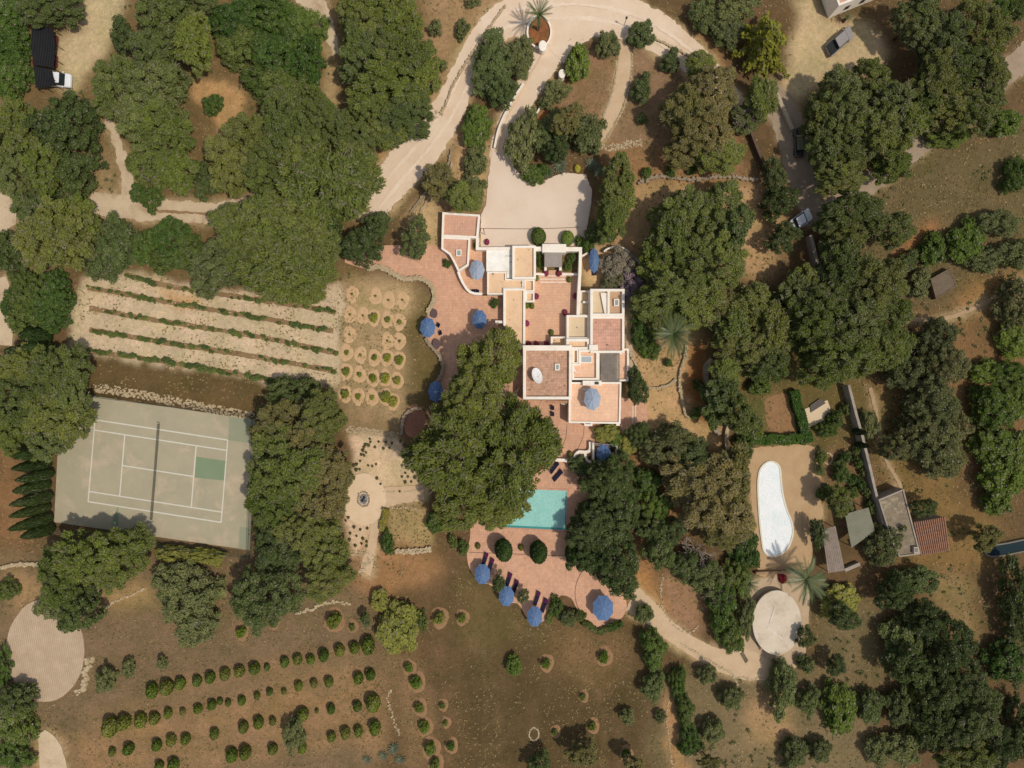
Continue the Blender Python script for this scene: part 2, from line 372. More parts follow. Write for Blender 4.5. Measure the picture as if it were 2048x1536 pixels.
ZONES = [  # colour, outline, softness in metres, raggedness in metres
 (lin(122,98,68), [(-200,-200),(900,-200),(880,300),(700,560),(140,560),(-200,700)], 3, 1.5),
 (lin(124,101,78), [(-200,1090),(760,1090),(760,1800),(-200,1800)], 3, 1.5),
 (lin(150,116,84), [(170,1440),(420,1400),(760,1330),(770,1500),(200,1540),(120,1500)], 2.5, 1.5),
 (lin(140,110,82), [(780,1320),(830,1320),(900,1536),(830,1536)], 2, 1.2),
 (lin(92,74,50), [(880,1240),(1060,1260),(1290,1270),(1330,1560),(900,1560),(850,1400)], 5, 1.5),
 (lin(122,95,66), [(1060,1250),(1240,1255),(1270,1330),(1180,1370),(1080,1330)], 4, 1.5),
 (lin(104,88,56), [(930,1120),(1000,1200),(1100,1260),(1010,1300),(900,1260)], 3, 1.5),
 (lin(124,106,80), [(1300,1340),(1700,1340),(1800,1560),(1310,1560)], 3, 1.5),
 (lin(165,132,98), [(1490,1400),(1560,1390),(1590,1470),(1540,1500),(1500,1480)], 2, 1.2),
 (lin(168,128,92), [(1330,1390),(1345,1390),(1372,1560),(1335,1560)], 1, 0.8),
 (lin(116,100,72), [(1640,1190),(1760,1200),(1770,1380),(1640,1340)], 2, 1),
 (lin(140,116,80), [(1810,1130),(1930,1150),(1970,1290),(1930,1300),(1830,1180)], 2, 1),
 (lin(150,112,80), [(1270,60),(1450,90),(1500,350),(1480,440),(1270,410),(1180,300)], 2, 1),
 (lin(142,112,88), [(1255,100),(1300,70),(1345,110),(1400,150),(1380,290),(1210,290),(1240,200)], 1, 0.5),
 (lin(142,110,84), [(1165,100),(1230,105),(1228,200),(1195,285),(1060,262),(1090,215),(1130,160)], 1, 0.5),
 (lin(170,112,72), [(1072,232),(1100,215),(1120,235),(1100,270),(1065,275)], 1.5, 0.7),
 (lin(166,132,100), [(870,-20),(1010,-20),(990,20),(945,80),(905,165),(880,225),(840,270),(815,190),(850,60)], 2, 0.8),
 (lin(175,135,98), [(748,300),(800,270),(850,250),(770,360),(742,400)], 1.5, 0.6),
 (lin(200,166,128), [(815,420),(880,400),(882,520),(800,540)], 2, 0.8),
 (lin(192,154,118), [(915,240),(985,290),(978,430),(920,430),(870,400)], 2, 0.8),
 (lin(178,142,106), [(1270,360),(1560,370),(1560,560),(1290,560),(1180,440)], 2.5, 1),
 (lin(208,170,130), [(1160,500),(1235,500),(1255,580),(1160,585)], 1.5, 0.6),
 (lin(182,146,108), [(1250,560),(1420,600),(1420,880),(1280,900),(1240,800)], 2.5, 1),
 (lin(150,95,55), [(1380,690),(1420,690),(1425,850),(1385,835)], 1.5, 0.6),
 (lin(152,108,76), [(1255,880),(1330,900),(1400,1000),(1340,1130),(1290,1230),(1240,1150),(1260,1000)], 2.5, 1),
 (lin(178,128,84), [(1250,1130),(1330,1140),(1350,1250),(1300,1240),(1255,1220)], 2, 1),
 (lin(156,118,92), [(1330,1150),(1400,1130),(1412,1260),(1380,1270),(1340,1240)], 1.2, 0.6),
 (lin(108,92,56), [(1400,600),(1760,600),(1760,900),(1480,900)], 3, 1),
 (lin(108,93,65), [(1780,290),(2100,240),(2100,600),(1800,640),(1700,500)], 4, 1.5),
 (lin(160,108,72), [(1800,470),(1870,450),(1840,540),(1790,520)], 2.5, 1),
 (lin(150,112,72), [(1930,560),(2060,540),(2060,600),(1900,640)], 3, 1),
 (lin(132,98,68), [(1745,680),(1840,620),(1960,640),(2100,660),(2100,960),(1800,960)], 3, 1),
 (lin(130,102,64), [(1745,780),(1790,780),(1830,930),(1920,980),(2000,1060),(1980,1150),(1800,1130),(1760,960)], 2.5, 1),
 (lin(124,96,70), [(1640,890),(1740,890),(1760,1050),(1640,1030)], 1.5, 0.6),
 (lin(102,82,54), [(140,700),(520,755),(690,775),(520,840),(180,785)], 1.5, 0.8),
 (lin(166,139,107), SAPL, 2, 0.8),
 (lin(112,94,60), [(806,570),(862,590),(850,690),(880,740),(850,800),(806,850),(812,700)], 2, 0.8),
 (lin(178,150,114), [(700,560),(815,570),(822,640),(700,640)], 2.5, 0.8),
 (lin(150,122,92), [(690,820),(800,840),(800,875),(695,880)], 2, 0.8),
 (lin(168,140,100), [(775,1018),(850,1016),(864,1092),(780,1096)], 1.0, 0.4),
 (lin(172,140,102), [(690,1050),(735,1060),(730,1110),(690,1110)], 1.2, 0.6),
 (lin(158,116,82), [(690,1105),(780,1100),(860,1100),(880,1150),(760,1190),(700,1180)], 2, 1),
 (lin(184,142,100), SANDPATCH, 1.0, 0.5),
 (lin(196,172,138), CARYARD, 1.6, 0.8),
 (lin(178,150,112), [(618,0),(665,60),(672,170),(652,240),(634,210),(650,120),(610,20)], 1.5, 0.7),
 (lin(168,142,106), [(190,220),(225,330),(210,400),(180,390),(200,300)], 2, 0.8),
 (lin(134,98,68), [(-20,870),(40,870),(60,1080),(-20,1100)], 2, 1),
 (lin(165,130,98), [(0,1150),(120,1170),(140,1240),(20,1230)], 2, 1),
 (lin(176,140,98), [(70,1460),(120,1470),(150,1560),(60,1560)], 1.5, 0.8),
 (lin(172,138,98), [(190,1190),(290,1150),(310,1200),(240,1230)], 2, 1),
 (lin(192,166,132), YARD, 1.5, 0.8),
 (lin(200,175,150), VINE, 0.9, 0.5),
 (lin(192,148,104), [(310,560),(380,585),(400,620),(330,600)], 1.5, 0.6),
 (lin(194,162,122), POOLSAND, 0.7, 0.35),
 (lin(212,180,154), CREAM, 1.0, 0.4),
 (lin(196,168,130), TANKYARD, 0.7, 0.3),
 (lin(190,152,112), EASTCOURT, 0.8, 0.3),
 (lin(160,124,86), [(1530,800),(1580,790),(1592,835),(1590,862),(1540,862),(1530,830)], 0.5, 0.3),
 (lin(96,92,52), [(1505,800),(1530,800),(1534,866),(1505,866)], 1, 0.4),
 (lin(150,95,58), [(1060,36),(1098,36),(1100,90),(1056,90)], 1, 0.3),
 (lin(206,166,126), [(955,470),(1170,470),(1170,500),(955,500)], 0.8, 0.1),
]
for row in ([(295,1384),(480,1343),(600,1319),(740,1294)],[(330,1428),(480,1402),(620,1368),(745,1350)],[(210,1457),(310,1437),(480,1455),(750,1408)],[(218,1505),(370,1478),(660,1474),(755,1457)],[(300,1534),(490,1507),(610,1496)]):
    ZONES.append((lin(146,114,87), band([(x+4, y, 17) for x, y in row]), 1.2, 0.6))
for x0, x1, w in ((815,848,13),(842,862,8),(880,905,12),(905,935,7),(1245,1262,9),(1000,1012,6),(1050,1062,7)):
    ZONES.append((lin(124,95,70) if x0 < 950 else lin(104,84,60), band([(x0,1290,w),((x0+x1)/2,1400,w),(x1,1545,w)]), 1.3, 0.8))
for y0 in (1440,1490,1530,1400):
    ZONES.append((lin(138,110,80), band([(140,y0+30,7),(400,y0-25,8),(740,y0-70,6)]), 1.2, 0.8))
for pts in ([(1135,1335),(1165,1352),(1190,1375),(1203,1410),(1207,1470),(1208,1560)],[(1020,1243),(1040,1258),(1068,1272),(1090,1276)],[(1165,1270),(1190,1290),(1212,1300)],[(1230,1420),(1238,1480),(1240,1560)],[(925,1250),(960,1330),(975,1420),(985,1560)],[(940,1245),(978,1330),(995,1420),(1004,1560)]):
    ZONES.append((lin(124,100,72), band([(x, y, 3.2) for x, y in pts]), 0.6, 0.15))
for nm, pts in list(ROADS.items())+list(PATHS.items()):
    soft = [(x, y, w+8) for x, y, w in pts]
    c = lin(188,158,124) if nm in ('dirt_road','driveway','garden_path','lower_path','gravel_path') else lin(168,142,112)
    ZONES.append((c, band(soft), 0.7, 0.35))
lin = _lin
def axis(lo, hi, step, far):
    return np.concatenate([[lo-far, lo-far/2, lo-far/5, lo-far/14, lo-far/40], np.arange(lo, hi+step/2, step), [hi+far/40, hi+far/14, hi+far/5, hi+far/2, hi+far]])
gx = axis(-97, 97, 0.36, 900.0); gy = axis(-74, 74, 0.36, 900.0)
GX, GY = np.meshgrid(gx, gy); px0 = GX*S+1024; py0 = 768-GY*S
wx = val_noise(GX, GY, 1.1, 1)+0.6*val_noise(GX, GY, 0.5, 2); wy = val_noise(GX, GY, 1.1, 3)+0.6*val_noise(GX, GY, 0.5, 4)
wx2 = val_noise(GX, GY, 5, 5); wy2 = val_noise(GX, GY, 5, 6)
C = np.empty(GX.shape+(3,)); C[:] = BRN
def blur(a, r):
    if r < 1: return a
    k = np.ones(2*r+1)/(2*r+1)
    for _ in range(2):
        a = np.apply_along_axis(lambda v: np.convolve(v, k, 'same'), 0, a); a = np.apply_along_axis(lambda v: np.convolve(v, k, 'same'), 1, a)
    return a
for col, poly, soft, rag in ZONES:
    m = inside(px0+(wx*rag+wx2*rag*1.2)*S*0.7, py0+(wy*rag+wy2*rag*1.2)*S*0.7, poly).astype(float)
    if not m.any(): continue
    m = blur(m, int(round(soft/0.36/2.2)))[..., None]
    C = C*(1-m)+np.array(col)*m
ny, nx = GX.shape
gv = np.stack([GX.ravel(), GY.ravel(), np.zeros(GX.size)], 1)
ii = (np.arange(ny-1)[:, None]*nx+np.arange(nx-1)[None, :]).ravel()
gf = np.stack([ii, ii+1, ii+nx+1, ii+nx], 1)
def np_mesh(name, V, F, mat, attr=None, parent=None, smooth=False):
    """V n x 3, F m x k"""
    me = bpy.data.meshes.new(name); k = F.shape[1]
    me.vertices.add(len(V)); me.vertices.foreach_set("co", np.ascontiguousarray(V, np.float32).ravel())
    me.loops.add(F.size); me.loops.foreach_set("vertex_index", np.ascontiguousarray(F, np.int32).ravel())
    me.polygons.add(len(F)); me.polygons.foreach_set("loop_start", np.arange(0, F.size, k, dtype=np.int32))
    me.polygons.foreach_set("loop_total", np.full(len(F), k, np.int32))
    if smooth: me.polygons.foreach_set("use_smooth", np.ones(len(F), bool))
    if attr is not None:
        nm, dom, arr = attr
        a = me.color_attributes.new(nm, 'FLOAT_COLOR', 'POINT')
        a.data.foreach_set("color", np.concatenate([arr, np.ones((len(arr), 1))], 1).astype(np.float32).ravel())
    me.update(calc_edges=True); me.materials.append(mat)
    o = bpy.data.objects.new(name, me); COL.objects.link(o)
    if parent is not None: o.parent = parent
    return o
m, n, l, b = mat_new("ground_soil")
at = n.new("ShaderNodeAttribute"); at.attribute_name = "soil"; tc = n.new("ShaderNodeTexCoord").outputs["Object"]
c = at.outputs["Color"]
f = ramp(n, l, noise(n, l, 0.22, 6, 0.68, tc), 0.32, 0.68); c = mixc(n, l, f, mixc(n, l, 1.0, c, (0.76, 0.79, 0.72), 'MULTIPLY'), mixc(n, l, 1.0, c, (1.14, 1.1, 1.06), 'MULTIPLY'))
f = ramp(n, l, noise(n, l, 0.16, 7, 0.7, tc, 0.5), 0.42, 0.66); c = mixc(n, l, f, c, mixc(n, l, 1.0, c, (0.88, 0.94, 0.82), 'MULTIPLY'))
f = ramp(n, l, noise(n, l, 1.3, 6, 0.72, tc), 0.3, 0.7); c = mixc(n, l, f, mixc(n, l, 1.0, c, (0.74, 0.75, 0.72), 'MULTIPLY'), mixc(n, l, 1.0, c, (1.14, 1.12, 1.1), 'MULTIPLY'))
f = ramp(n, l, noise(n, l, 5.0, 4, 0.75, tc), 0.28, 0.72); c = mixc(n, l, f, mixc(n, l, 1.0, c, (0.66, 0.66, 0.64), 'MULTIPLY'), mixc(n, l, 1.0, c, (1.22, 1.2, 1.16), 'MULTIPLY'))
l.new(c, b.inputs["Base Color"]); b.inputs["Roughness"].default_value = 0.95; b.inputs["Specular IOR Level"].default_value = 0.1
bump(n, l, b, noise(n, l, 2.2, 6, 0.75, tc), 0.7, 0.25)
ground = struct(np_mesh("ground", gv, gf, m, ("soil", 'POINT', C.reshape(-1, 3))))

M_ROAD = m_rough("road_sand", lin(230,207,182), 0.12, lin(218,190,160), 0.18, 3.5, bmp=0.5, stain=lin(204,168,134), stain_amt=0.5, stain_scale=0.12)
M_TRACK = m_rough("track_sand", lin(214,192,160), 0.2, lin(196,170,138), 0.3, 3.5, bmp=0.6, stain=lin(140,116,84), stain_amt=0.5, stain_scale=0.3)
M_LANE = m_rough("lane_dust", lin(176,154,130), 0.22, lin(152,132,110), 0.3, 3, bmp=0.5)
M_PATH = m_rough("path_sand", lin(210,182,148), 0.14, lin(198,168,134), 0.5, 4, bmp=0.5)
M_FPATH = m_rough("field_path_earth", lin(190,160,124), 0.2, lin(170,140,106), 0.5, 3, bmp=0.5)
M_PARK = m_rough("parking_gravel", lin(226,205,184), 0.07, lin(218,194,170), 0.12, 5, bmp=0.4, stain=lin(196,172,146), stain_amt=0.45, stain_scale=0.15)
M_YARD = m_rough("yard_dirt", lin(186,158,124), 0.24, lin(160,130,96), 0.25, 2.5, bmp=0.6, stain=lin(120,104,80), stain_amt=0.5, stain_scale=0.4)
zz = 0.02
for nm, pts in ROADS.items():
    mt = M_ROAD if nm in ('dirt_road','driveway') else (M_LANE if nm in ('shaded_lane','field_lane') else M_TRACK)
    flat(nm, band(pts), zz, mt, 1.7, 4); zz += 0.006
for nm, pts in PATHS.items():
    mt = M_TRACK if nm in ('west_road','west_lane','bottom_track') else (M_FPATH if nm in ('field_path','shed_path') else M_PATH)
    flat(nm, band(pts), zz, mt, 0.6, 4); zz += 0.006
def offset_line(pts, d):
    P = smooth_line(pts, 8.0); out = []
    for i, p in enumerate(P):
        a, b = P[max(i-1,0)], P[min(i+1,len(P)-1)]; tx, ty = b[0]-a[0], (b[1]-a[1])/K; m_ = math.hypot(tx, ty) or 1
        out.append((p[0]-ty/m_*d, p[1]+tx/m_*d*K))
    return out
flat('road_apron', [(1085,15),(1240,22),(1300,55),(1262,74),(1238,66),(1200,66),(1172,82),(1150,104),(1128,128),(1100,100),(1092,60)], 0.075, M_ROAD, 1.2, 5)
M_RUT = m_rough("rut_sand", lin(236,214,190), 0.14, lin(226,202,176), 0.4, 4, bmp=0.4); M_RUT2 = m_rough("verge_grass", lin(166,134,98), 0.3, lin(146,116,82), 0.5, 3, bmp=0.6); M_RUT3 = m_rough("rut_earth", lin(208,178,148), 0.16, lin(220,192,162), 0.4, 4, bmp=0.4)
zz = 0.09
for nm, d, w, mt in (('dirt_road',-8,6,M_RUT),('dirt_road',12,7,M_RUT),('driveway',8,5,M_RUT3)):
    pts = offset_line(ROADS[nm], d); n_ = len(pts)
    flat('wheel_track', band([(x, y, w*(0.35+0.65*abs(math.sin(i*0.19+d)))) for i, (x, y) in enumerate(pts) if 2 < i < n_-3]), zz, mt, 0.8, 4); zz += 0.004
flat('track_verge', band([(x, y, 5*(0.3+0.7*abs(math.sin(i*0.3)))) for i, (x, y) in enumerate(offset_line(ROADS['farm_track'][2:], 1))]), zz, M_RUT2, 0.8, 4)
flat('parking_court', PARKING, 0.11, M_PARK, 0.6, 5)
# wheel ruts on the big road are stains of the sand; gravelled floors
M_SANDP = m_rough("pool_gravel", lin(198,166,126), 0.22, lin(184,150,112), 0.5, 6, bmp=0.6)
flat('gravel_patio', smooth_poly(POOLSAND), 0.03, M_SANDP, 0.8, 5)
flat('fire_pit_floor', FIREPIT, 0.10, m_rough("pit_sand", lin(226,198,164), 0.10, lin(214,184,150), 0.5, 6, bmp=0.4), 0.4, 4)
flat('tank_yard', smooth_poly(TANKYARD), 0.04, m_stripe("yard_boards", lin(204,178,146), lin(192,166,134), 1.2, 8), 0.5, 5)
flat('bare_lawn', smooth_poly([(1532,800),(1562,786),(1580,792),(1588,826),(1596,856),(1586,866),(1548,866),(1538,858),(1530,830)]), 0.025, m_rough("dry_lawn", lin(160,122,84), 0.2, lin(140,106,72), 0.8, 5, bmp=0.5), 0.8, 4)
floor = MB().prism([W(x, y) for x, y in jag(FLOOR, 0.35, 9)], 0.0, 0.22).build('round_stone_floor', m_stripe("floor_ribs", lin(200,176,148), lin(184,160,132), 0.9, 8, (0.1, 0.9)))
struct(floor)
# curbs of standing stones round the path, rubble bands: built further down as walls

# ------------------------------------------------------------------ terraces of clay tiles
M_TERR = m_tile("terrace_tiles", lin(212,166,134), lin(200,152,122), lin(190,146,118), 0.36, lin(176,134,108), 0.5, 0.25)
M_TERR2 = m_tile("court_tiles", lin(218,174,140), lin(210,164,132), lin(196,152,122), 0.36, lin(176,132,106), 0.3, 0.3)
POOLTERR = [(1104,925),(1150,930),(1178,960),(1205,1000),(1215,1060),(1222,1120),(1236,1168),(1252,1200),(1250,1225),(1232,1246),(1205,1256),(1176,1244),(1154,1218),(1142,1196),(1122,1190),(1112,1204),(1100,1232),(1076,1246),(1058,1240),(1046,1222),(1034,1206),(1010,1206),(1000,1190),(985,1172),(970,1166),(948,1152),(936,1126),(934,1098),(940,1074),(940,1010),(930,960),(1040,955),(1075,945)]
WESTTERR = [(690,515),(760,492),(880,494),(905,515),(920,552),(930,578),(965,592),(1010,590),(1010,660),(960,700),(925,720),(905,790),(880,800),(868,770),(882,745),(882,722),(868,700),(852,676),(846,650),(862,618),(868,594),(862,574),(846,562),(806,560),(788,548),(762,536),(740,540),(690,525)]
SOUTHTERR = [(1085,796),(1290,796),(1296,845),(1262,856),(1240,890),(1190,905),(1150,925),(1104,928),(1060,925),(1060,850)]
def platform(name, pts, z, mat, sm=True):
    p = smooth_poly(pts, 8) if sm else pts
    return struct(MB().prism([W(x, y) for x, y in p], -0.05, z).build(name, mat))
platform('pool_terrace', POOLTERR, 0.14, M_TERR)
platform('west_terrace', WESTTERR, 0.16, M_TERR)
platform('south_terrace', SOUTHTERR, 0.18, M_TERR, False)
platform('villa_apron', [(905,690),(1047,690),(1047,800),(1092,800),(1062,930),(900,930)], 0.10, M_TERR, False)
M_JOINT = m_plain("joint_dark", lin(112,88,72), 0.9)
for pts, z in (([(1134,849,1.1),(1131,875,1.1),(1124,893,1.1),(1118,902,1.1),(1124,918,1.1)],0.19),([(1168,852,1.1),(1166,872,1.1),(1158,892,1.1),(1150,906,1.1)],0.19),([(938,1104,0.9),(1040,1108,0.9),(1150,1112,0.9)],0.15),([(1166,1136,1.3),(1153,1165,1.3),(1150,1190,1.3),(1156,1215,1.3),(1170,1236,1.3)],0.15),([(958,457,0.9),(1060,458,0.9),(1158,455,0.9)],0.115)):
    flat('paving_joint', band(pts), z, M_JOINT)
platform('courtyard_floor', [(1049,545),(1159,545),(1159,696),(1049,696)], 0.13, M_TERR2, False)
platform('patio_floor', [(938,478),(954,478),(954,494),(974,494),(974,588),(940,588),(922,565),(914,545),(938,530)], 0.12, M_TERR2, False)
platform('entrance_garden_bed', [(1070,498),(1160,498),(1160,547),(1070,547)], 0.10, m_rough("bed_soil", lin(138,112,72), 0.3, lin(108,96,58), 0.5, 3), False)
platform('side_passage', [(1250,580),(1262,580),(1268,700),(1276,760),(1262,762),(1252,700)], 0.06, m_rough("passage", lin(198,172,142), 0.14, None, 0.4, 3), False)
platform('round_landing', [(829+24*math.cos(a*math.pi/12), 843+33*math.sin(a*math.pi/12)) for a in range(24)], 0.12, m_tile("landing_tiles", lin(160,110,86), lin(146,100,80), lin(130,92,74), 0.42), False)
# joints in the terrace
# ------------------------------------------------------------------ tennis court
tr = empty('tennis_court', (*W(310, 940), 0), 'faded green tennis court with white lines and one greener patch', 'tennis court')
def cw(x, y): a = W(x, y); r = W(310, 940); return (a[0]-r[0], a[1]-r[1])
def lerp(a, b, t): return (a[0]+(b[0]-a[0])*t, a[1]+(b[1]-a[1])*t)
Q = [(122,782),(511,840),(500,1100),(109,1044)]
M_COURT = m_rough("court_paint", lin(176,164,138), 0.10, lin(162,154,128), 0.16, 4, bmp=0.15, stain=lin(196,172,146), stain_amt=0.9, stain_scale=0.2)
MB().prism([cw(*q) for q in Q], -0.05, 0.10).build('court_surface', M_COURT, tr)
def patch(nm, pts, z, mat): 
    p = ccw([cw(*q) for q in pts]); MB().add([(x,y,z) for x,y in p], [tuple(range(len(p)))]).build(nm, mat, tr)
M_P1 = m_rough("court_green", lin(130,144,114), 0.08, None, 0.5, 4, bmp=0.1); M_P2 = m_rough("court_dark", lin(150,151,126), 0.08, None, 0.5, 4, bmp=0.1)
patch('repainted_patch', [(393,913),(452,922),(449,961),(390,955)], 0.106, M_P1)
patch('repainted_patch', [(459,833),(506,840),(505,887),(457,880)], 0.106, M_P2)
patch('repainted_patch', [(480,1053),(499,1056),(497,1099),(478,1096)], 0.106, M_P2)
patch('repainted_patch', [(237,1012),(238,1052),(222,1048)], 0.106, M_P1)
A, B, D, E = (191,839.5), (456,880), (177,1003), (443,1044.5)     # corners of the doubles court
M_LINE = m_rough("line_paint", lin(212,207,190), 0.08, None, 1, 4, bmp=0)
def line(p, q, z, w=0.115):
    a, c = Vector(cw(*p)), Vector(cw(*q)); d = (c-a).normalized(); nn = Vector((-d.y, d.x))*w
    nn.x *= 0.9; v = [a-nn, c-nn, c+nn, a+nn]
    MB().add([(x.x, x.y, z) for x in v], [(0,1,2,3)]).build('line', M_LINE, tr)
L_, R_ = (lambda t: lerp(A, D, t)), (lambda t: lerp(B, E, t))
z0 = 0.114
for a, c, k in ((A,B,0),(D,E,1),(A,D,2),(B,E,3),(L_(0.125),R_(0.125),4),(L_(0.875),R_(0.875),5)): line(a, c, z0+k*0.004)
def X_(u, t): return lerp(L_(t), R_(t), u)
line(X_(0.231,0.125), X_(0.231,0.875), z0+0.024); line(X_(0.769,0.125), X_(0.769,0.875), z0+0.028); line(X_(0.231,0.5), X_(0.769,0.5), z0+0.032)
# net
p0, p1 = W(321,846,0), W(306,1039,0)
net = empty('tennis_net', (*p0, 0.1), 'dark net strung between two posts across the tennis court', 'net')
dx, dy = p1[0]-p0[0], p1[1]-p0[1]
NB = MB(); k = 24
for i in range(k):
    t0, t1 = i/k, (i+1)/k; s0, s1 = 1.02-0.10*math.sin(math.pi*t0), 1.02-0.10*math.sin(math.pi*t1)
    for ox in (-0.012, 0.012):
        NB.add([(dx*t0+ox,dy*t0,0.04),(dx*t1+ox,dy*t1,0.04),(dx*t1+ox,dy*t1,s1-0.06),(dx*t0+ox,dy*t0,s0-0.06)], [(0,1,2,3)])
NB.build('net_mesh', m_mesh_net("net_cord", (0.03,0.034,0.03), 0.28), net)
TB = MB()
TB.tube([(dx*t/k, dy*t/k, 1.0-0.10*math.sin(math.pi*t/k)) for t in range(k+1)], [0.035]*(k+1), 6).build('net_band', m_plain("net_band", lin(110,104,88), 0.9), net)
for x, y in ((0,0),(dx,dy)):
    o = MB().tube([(0,0,-0.1),(0,0,1.12)], [0.055,0.055], 8).build('net_post', m_plain("post_paint", lin(200,198,186), 0.5), net); o.location = (x, y, 0)
# fence round the court
FQ = [(108,782),(514,834),(505,1110),(96,1056)]
fr = empty('court_fence', (*W(310,940), 0), 'tall dark green wire fence around the tennis court', 'fence')
M_FNET = m_mesh_net("fence_wire", (0.03,0.075,0.05), 0.34); M_FP = m_plain("fence_post_paint", (0.03,0.06,0.045), 0.6)
FB = [cw(*q) for q in FQ]
for i in range(4):
    a, c = Vector(FB[i]), Vector(FB[(i+1)%4]); Lg = (c-a).length; hh = 2.4 if i != 3 else 3.4
    MB().add([(a.x,a.y,0.05),(c.x,c.y,0.05),(c.x,c.y,hh),(a.x,a.y,hh)], [(0,1,2,3)]).build('wire_panel', M_FNET, fr)
    MB().tube([(a.x,a.y,hh),(c.x,c.y,hh)], [0.03,0.03], 5).build('top_rail', M_FP, fr)
    kk = int(Lg/4)
    for j in range(kk):
        p = a+(c-a)*j/kk; o = MB().tube([(0,0,-0.1),(0,0,hh+0.05)], [0.04,0.04], 6).build('fence_post', M_FP, fr); o.location = (p.x, p.y, 0)
# ------------------------------------------------------------------ pools
def m_water(name, col, deep, wave, bstr):
    m, n, l, b = mat_new(name); tc = n.new("ShaderNodeTexCoord").outputs["Object"]
    f = ramp(n, l, noise(n, l, 0.35, 4, 0.6, tc), 0.3, 0.7); c = mixc(n, l, f, col, deep)
    v = n.new("ShaderNodeTexVoronoi"); v.feature = 'DISTANCE_TO_EDGE'; v.inputs["Scale"].default_value = 1.6; l.new(tc, v.inputs["Vector"])
    f2 = ramp(n, l, v.outputs["Distance"], 0.0, 0.12); c = mixc(n, l, f2, mixc(n, l, 1.0, c, (1.22, 1.13, 1.10), 'MULTIPLY'), c)  # caustic light lines painted into the water colour along the cell edges
    l.new(c, b.inputs["Base Color"]); b.inputs["Roughness"].default_value = 0.12; b.inputs["Specular IOR Level"].default_value = 0.35
    bump(n, l, b, noise(n, l, wave, 3, 0.6, tc), bstr, 0.05); return m
pl = empty('swimming_pool', (*W(1030,1018), 0), 'rectangular turquoise swimming pool half covered by the big pine', 'pool')
def pw(x, y): a = W(x, y); r = W(1030,1018); return (a[0]-r[0], a[1]-r[1])
PQ = ccw([pw(996,976), pw(1134,981), pw(1132,1060), pw(996,1053.5)])
MB().add([(x,y,0.17) for x,y in PQ], [tuple(range(4))]).build('water', m_water("pool_water", lin(152,204,194,0.9), lin(138,194,184,0.9), 2.2, 0.25), pl)
po = inset(PQ, -0.32)
MB().ring(po, PQ, 0.0, 0.1, 0.21).build('coping', m_tile("coping_tiles", lin(206,154,126), lin(194,144,118), lin(170,126,104), 0.6), pl)
s0, s1 = pw(1133,1061), pw(996,1054.5); q0, q1 = pw(1133,1055.5), pw(996,1049)
MB().add([(s1[0]+.05,s1[1]+.1,0.176),(s0[0]-.1,s0[1]+.1,0.176),(q0[0]-.1,q0[1],0.176),(q1[0]+.05,q1[1],0.176)], [(0,1,2,3)]).build('underwater_step', m_plain("step_tiles", lin(60,146,140), 0.2), pl)
e0, e1, e2, e3 = pw(1131,983), pw(1134,983), pw(1132.6,1060), pw(1129.6,1060)
MB().add([(e3[0],e3[1]+.1,0.18),(e2[0]-.06,e2[1]+.1,0.18),(e1[0]-.06,e1[1]-.1,0.18),(e0[0],e0[1]-.1,0.18)], [(0,1,2,3)]).build('pool_edge_tiles', m_plain("edge_tiles", lin(70,150,146), 0.2), pl)
kp = empty('kidney_pool', (*W(1545,1018), 0), 'kidney-shaped pool under a sparkling white bubble cover', 'pool')
KP = [(1540,921),(1528,926),(1518,939),(1514,960),(1514,990),(1517,1040),(1521,1076),(1526,1102),(1540,1113),(1560,1110),(1578,1094),(1587,1066),(1584,1042),(1575,1020),(1567,990),(1563,960),(1561,936),(1553,925)]
def kw(x, y): a = W(x, y); r = W(1545,1018); return (a[0]-r[0], a[1]-r[1])
kp_o = ccw([kw(x, y) for x, y in smooth_poly(KP, 5)]); kp_i = inset(kp_o, 0.30)
MB().ring(kp_o, kp_i, 0.0, 0.05, 0.20).build('coping', m_rough("coping_white", lin(226,218,200), 0.1, None, 1, 4, bmp=0.2), kp)
m, n, l, b = mat_new("bubble_cover"); tc = n.new("ShaderNodeTexCoord").outputs["Object"]
f = ramp(n, l, noise(n, l, 4.4, 6, 0.85, tc), 0.54, 0.74); f2 = ramp(n, l, noise(n, l, 0.25, 3, 0.6, tc), 0.45, 0.7)
c = mixc(n, l, f2, (0.74,0.74,0.73), (0.62,0.68,0.68)); c = mixc(n, l, f, c, (0.20,0.24,0.27))
l.new(c, b.inputs["Base Color"]); b.inputs["Roughness"].default_value = 0.45; b.inputs["Specular IOR Level"].default_value = 0.4
bump(n, l, b, noise(n, l, 4.5, 5, 0.8, tc), 0.5, 0.12)
MB().add([(x,y,0.13) for x,y in kp_i], [tuple(range(len(kp_i)))]).build('bubble_cover', m, kp)

# ------------------------------------------------------------------ the villa
M_WHITE = m_rough("whitewash", lin(246,236,222), 0.06, lin(238,224,206), 0.5, 3, rough=0.85, bmp=0.2, stain=lin(208,190,168), stain_amt=0.55, stain_scale=0.9)
M_PEACH = m_rough("roof_peach", lin(234,198,160), 0.07, lin(224,186,148), 0.5, 4, bmp=0.15, stain=lin(198,162,128), stain_amt=0.6, stain_scale=0.9)
M_CREAM = m_rough("roof_cream", lin(222,198,164), 0.08, lin(210,186,152), 0.5, 4, bmp=0.15)
M_RTILE = m_tile("roof_tile_pink", lin(212,164,140), lin(202,154,130), lin(180,128,106), 0.42, lin(156,124,100), 0.8, 0.7)
M_RTILE2 = m_tile("roof_tile_salmon", lin(210,164,138), lin(204,156,130), lin(190,140,114), 0.4, lin(164,140,110), 0.75, 0.4)
M_RBROWN = m_tile("roof_tile_brown", lin(204,164,136), lin(186,144,118), lin(170,130,106), 0.36, lin(112,96,76), 0.8, 1.1)
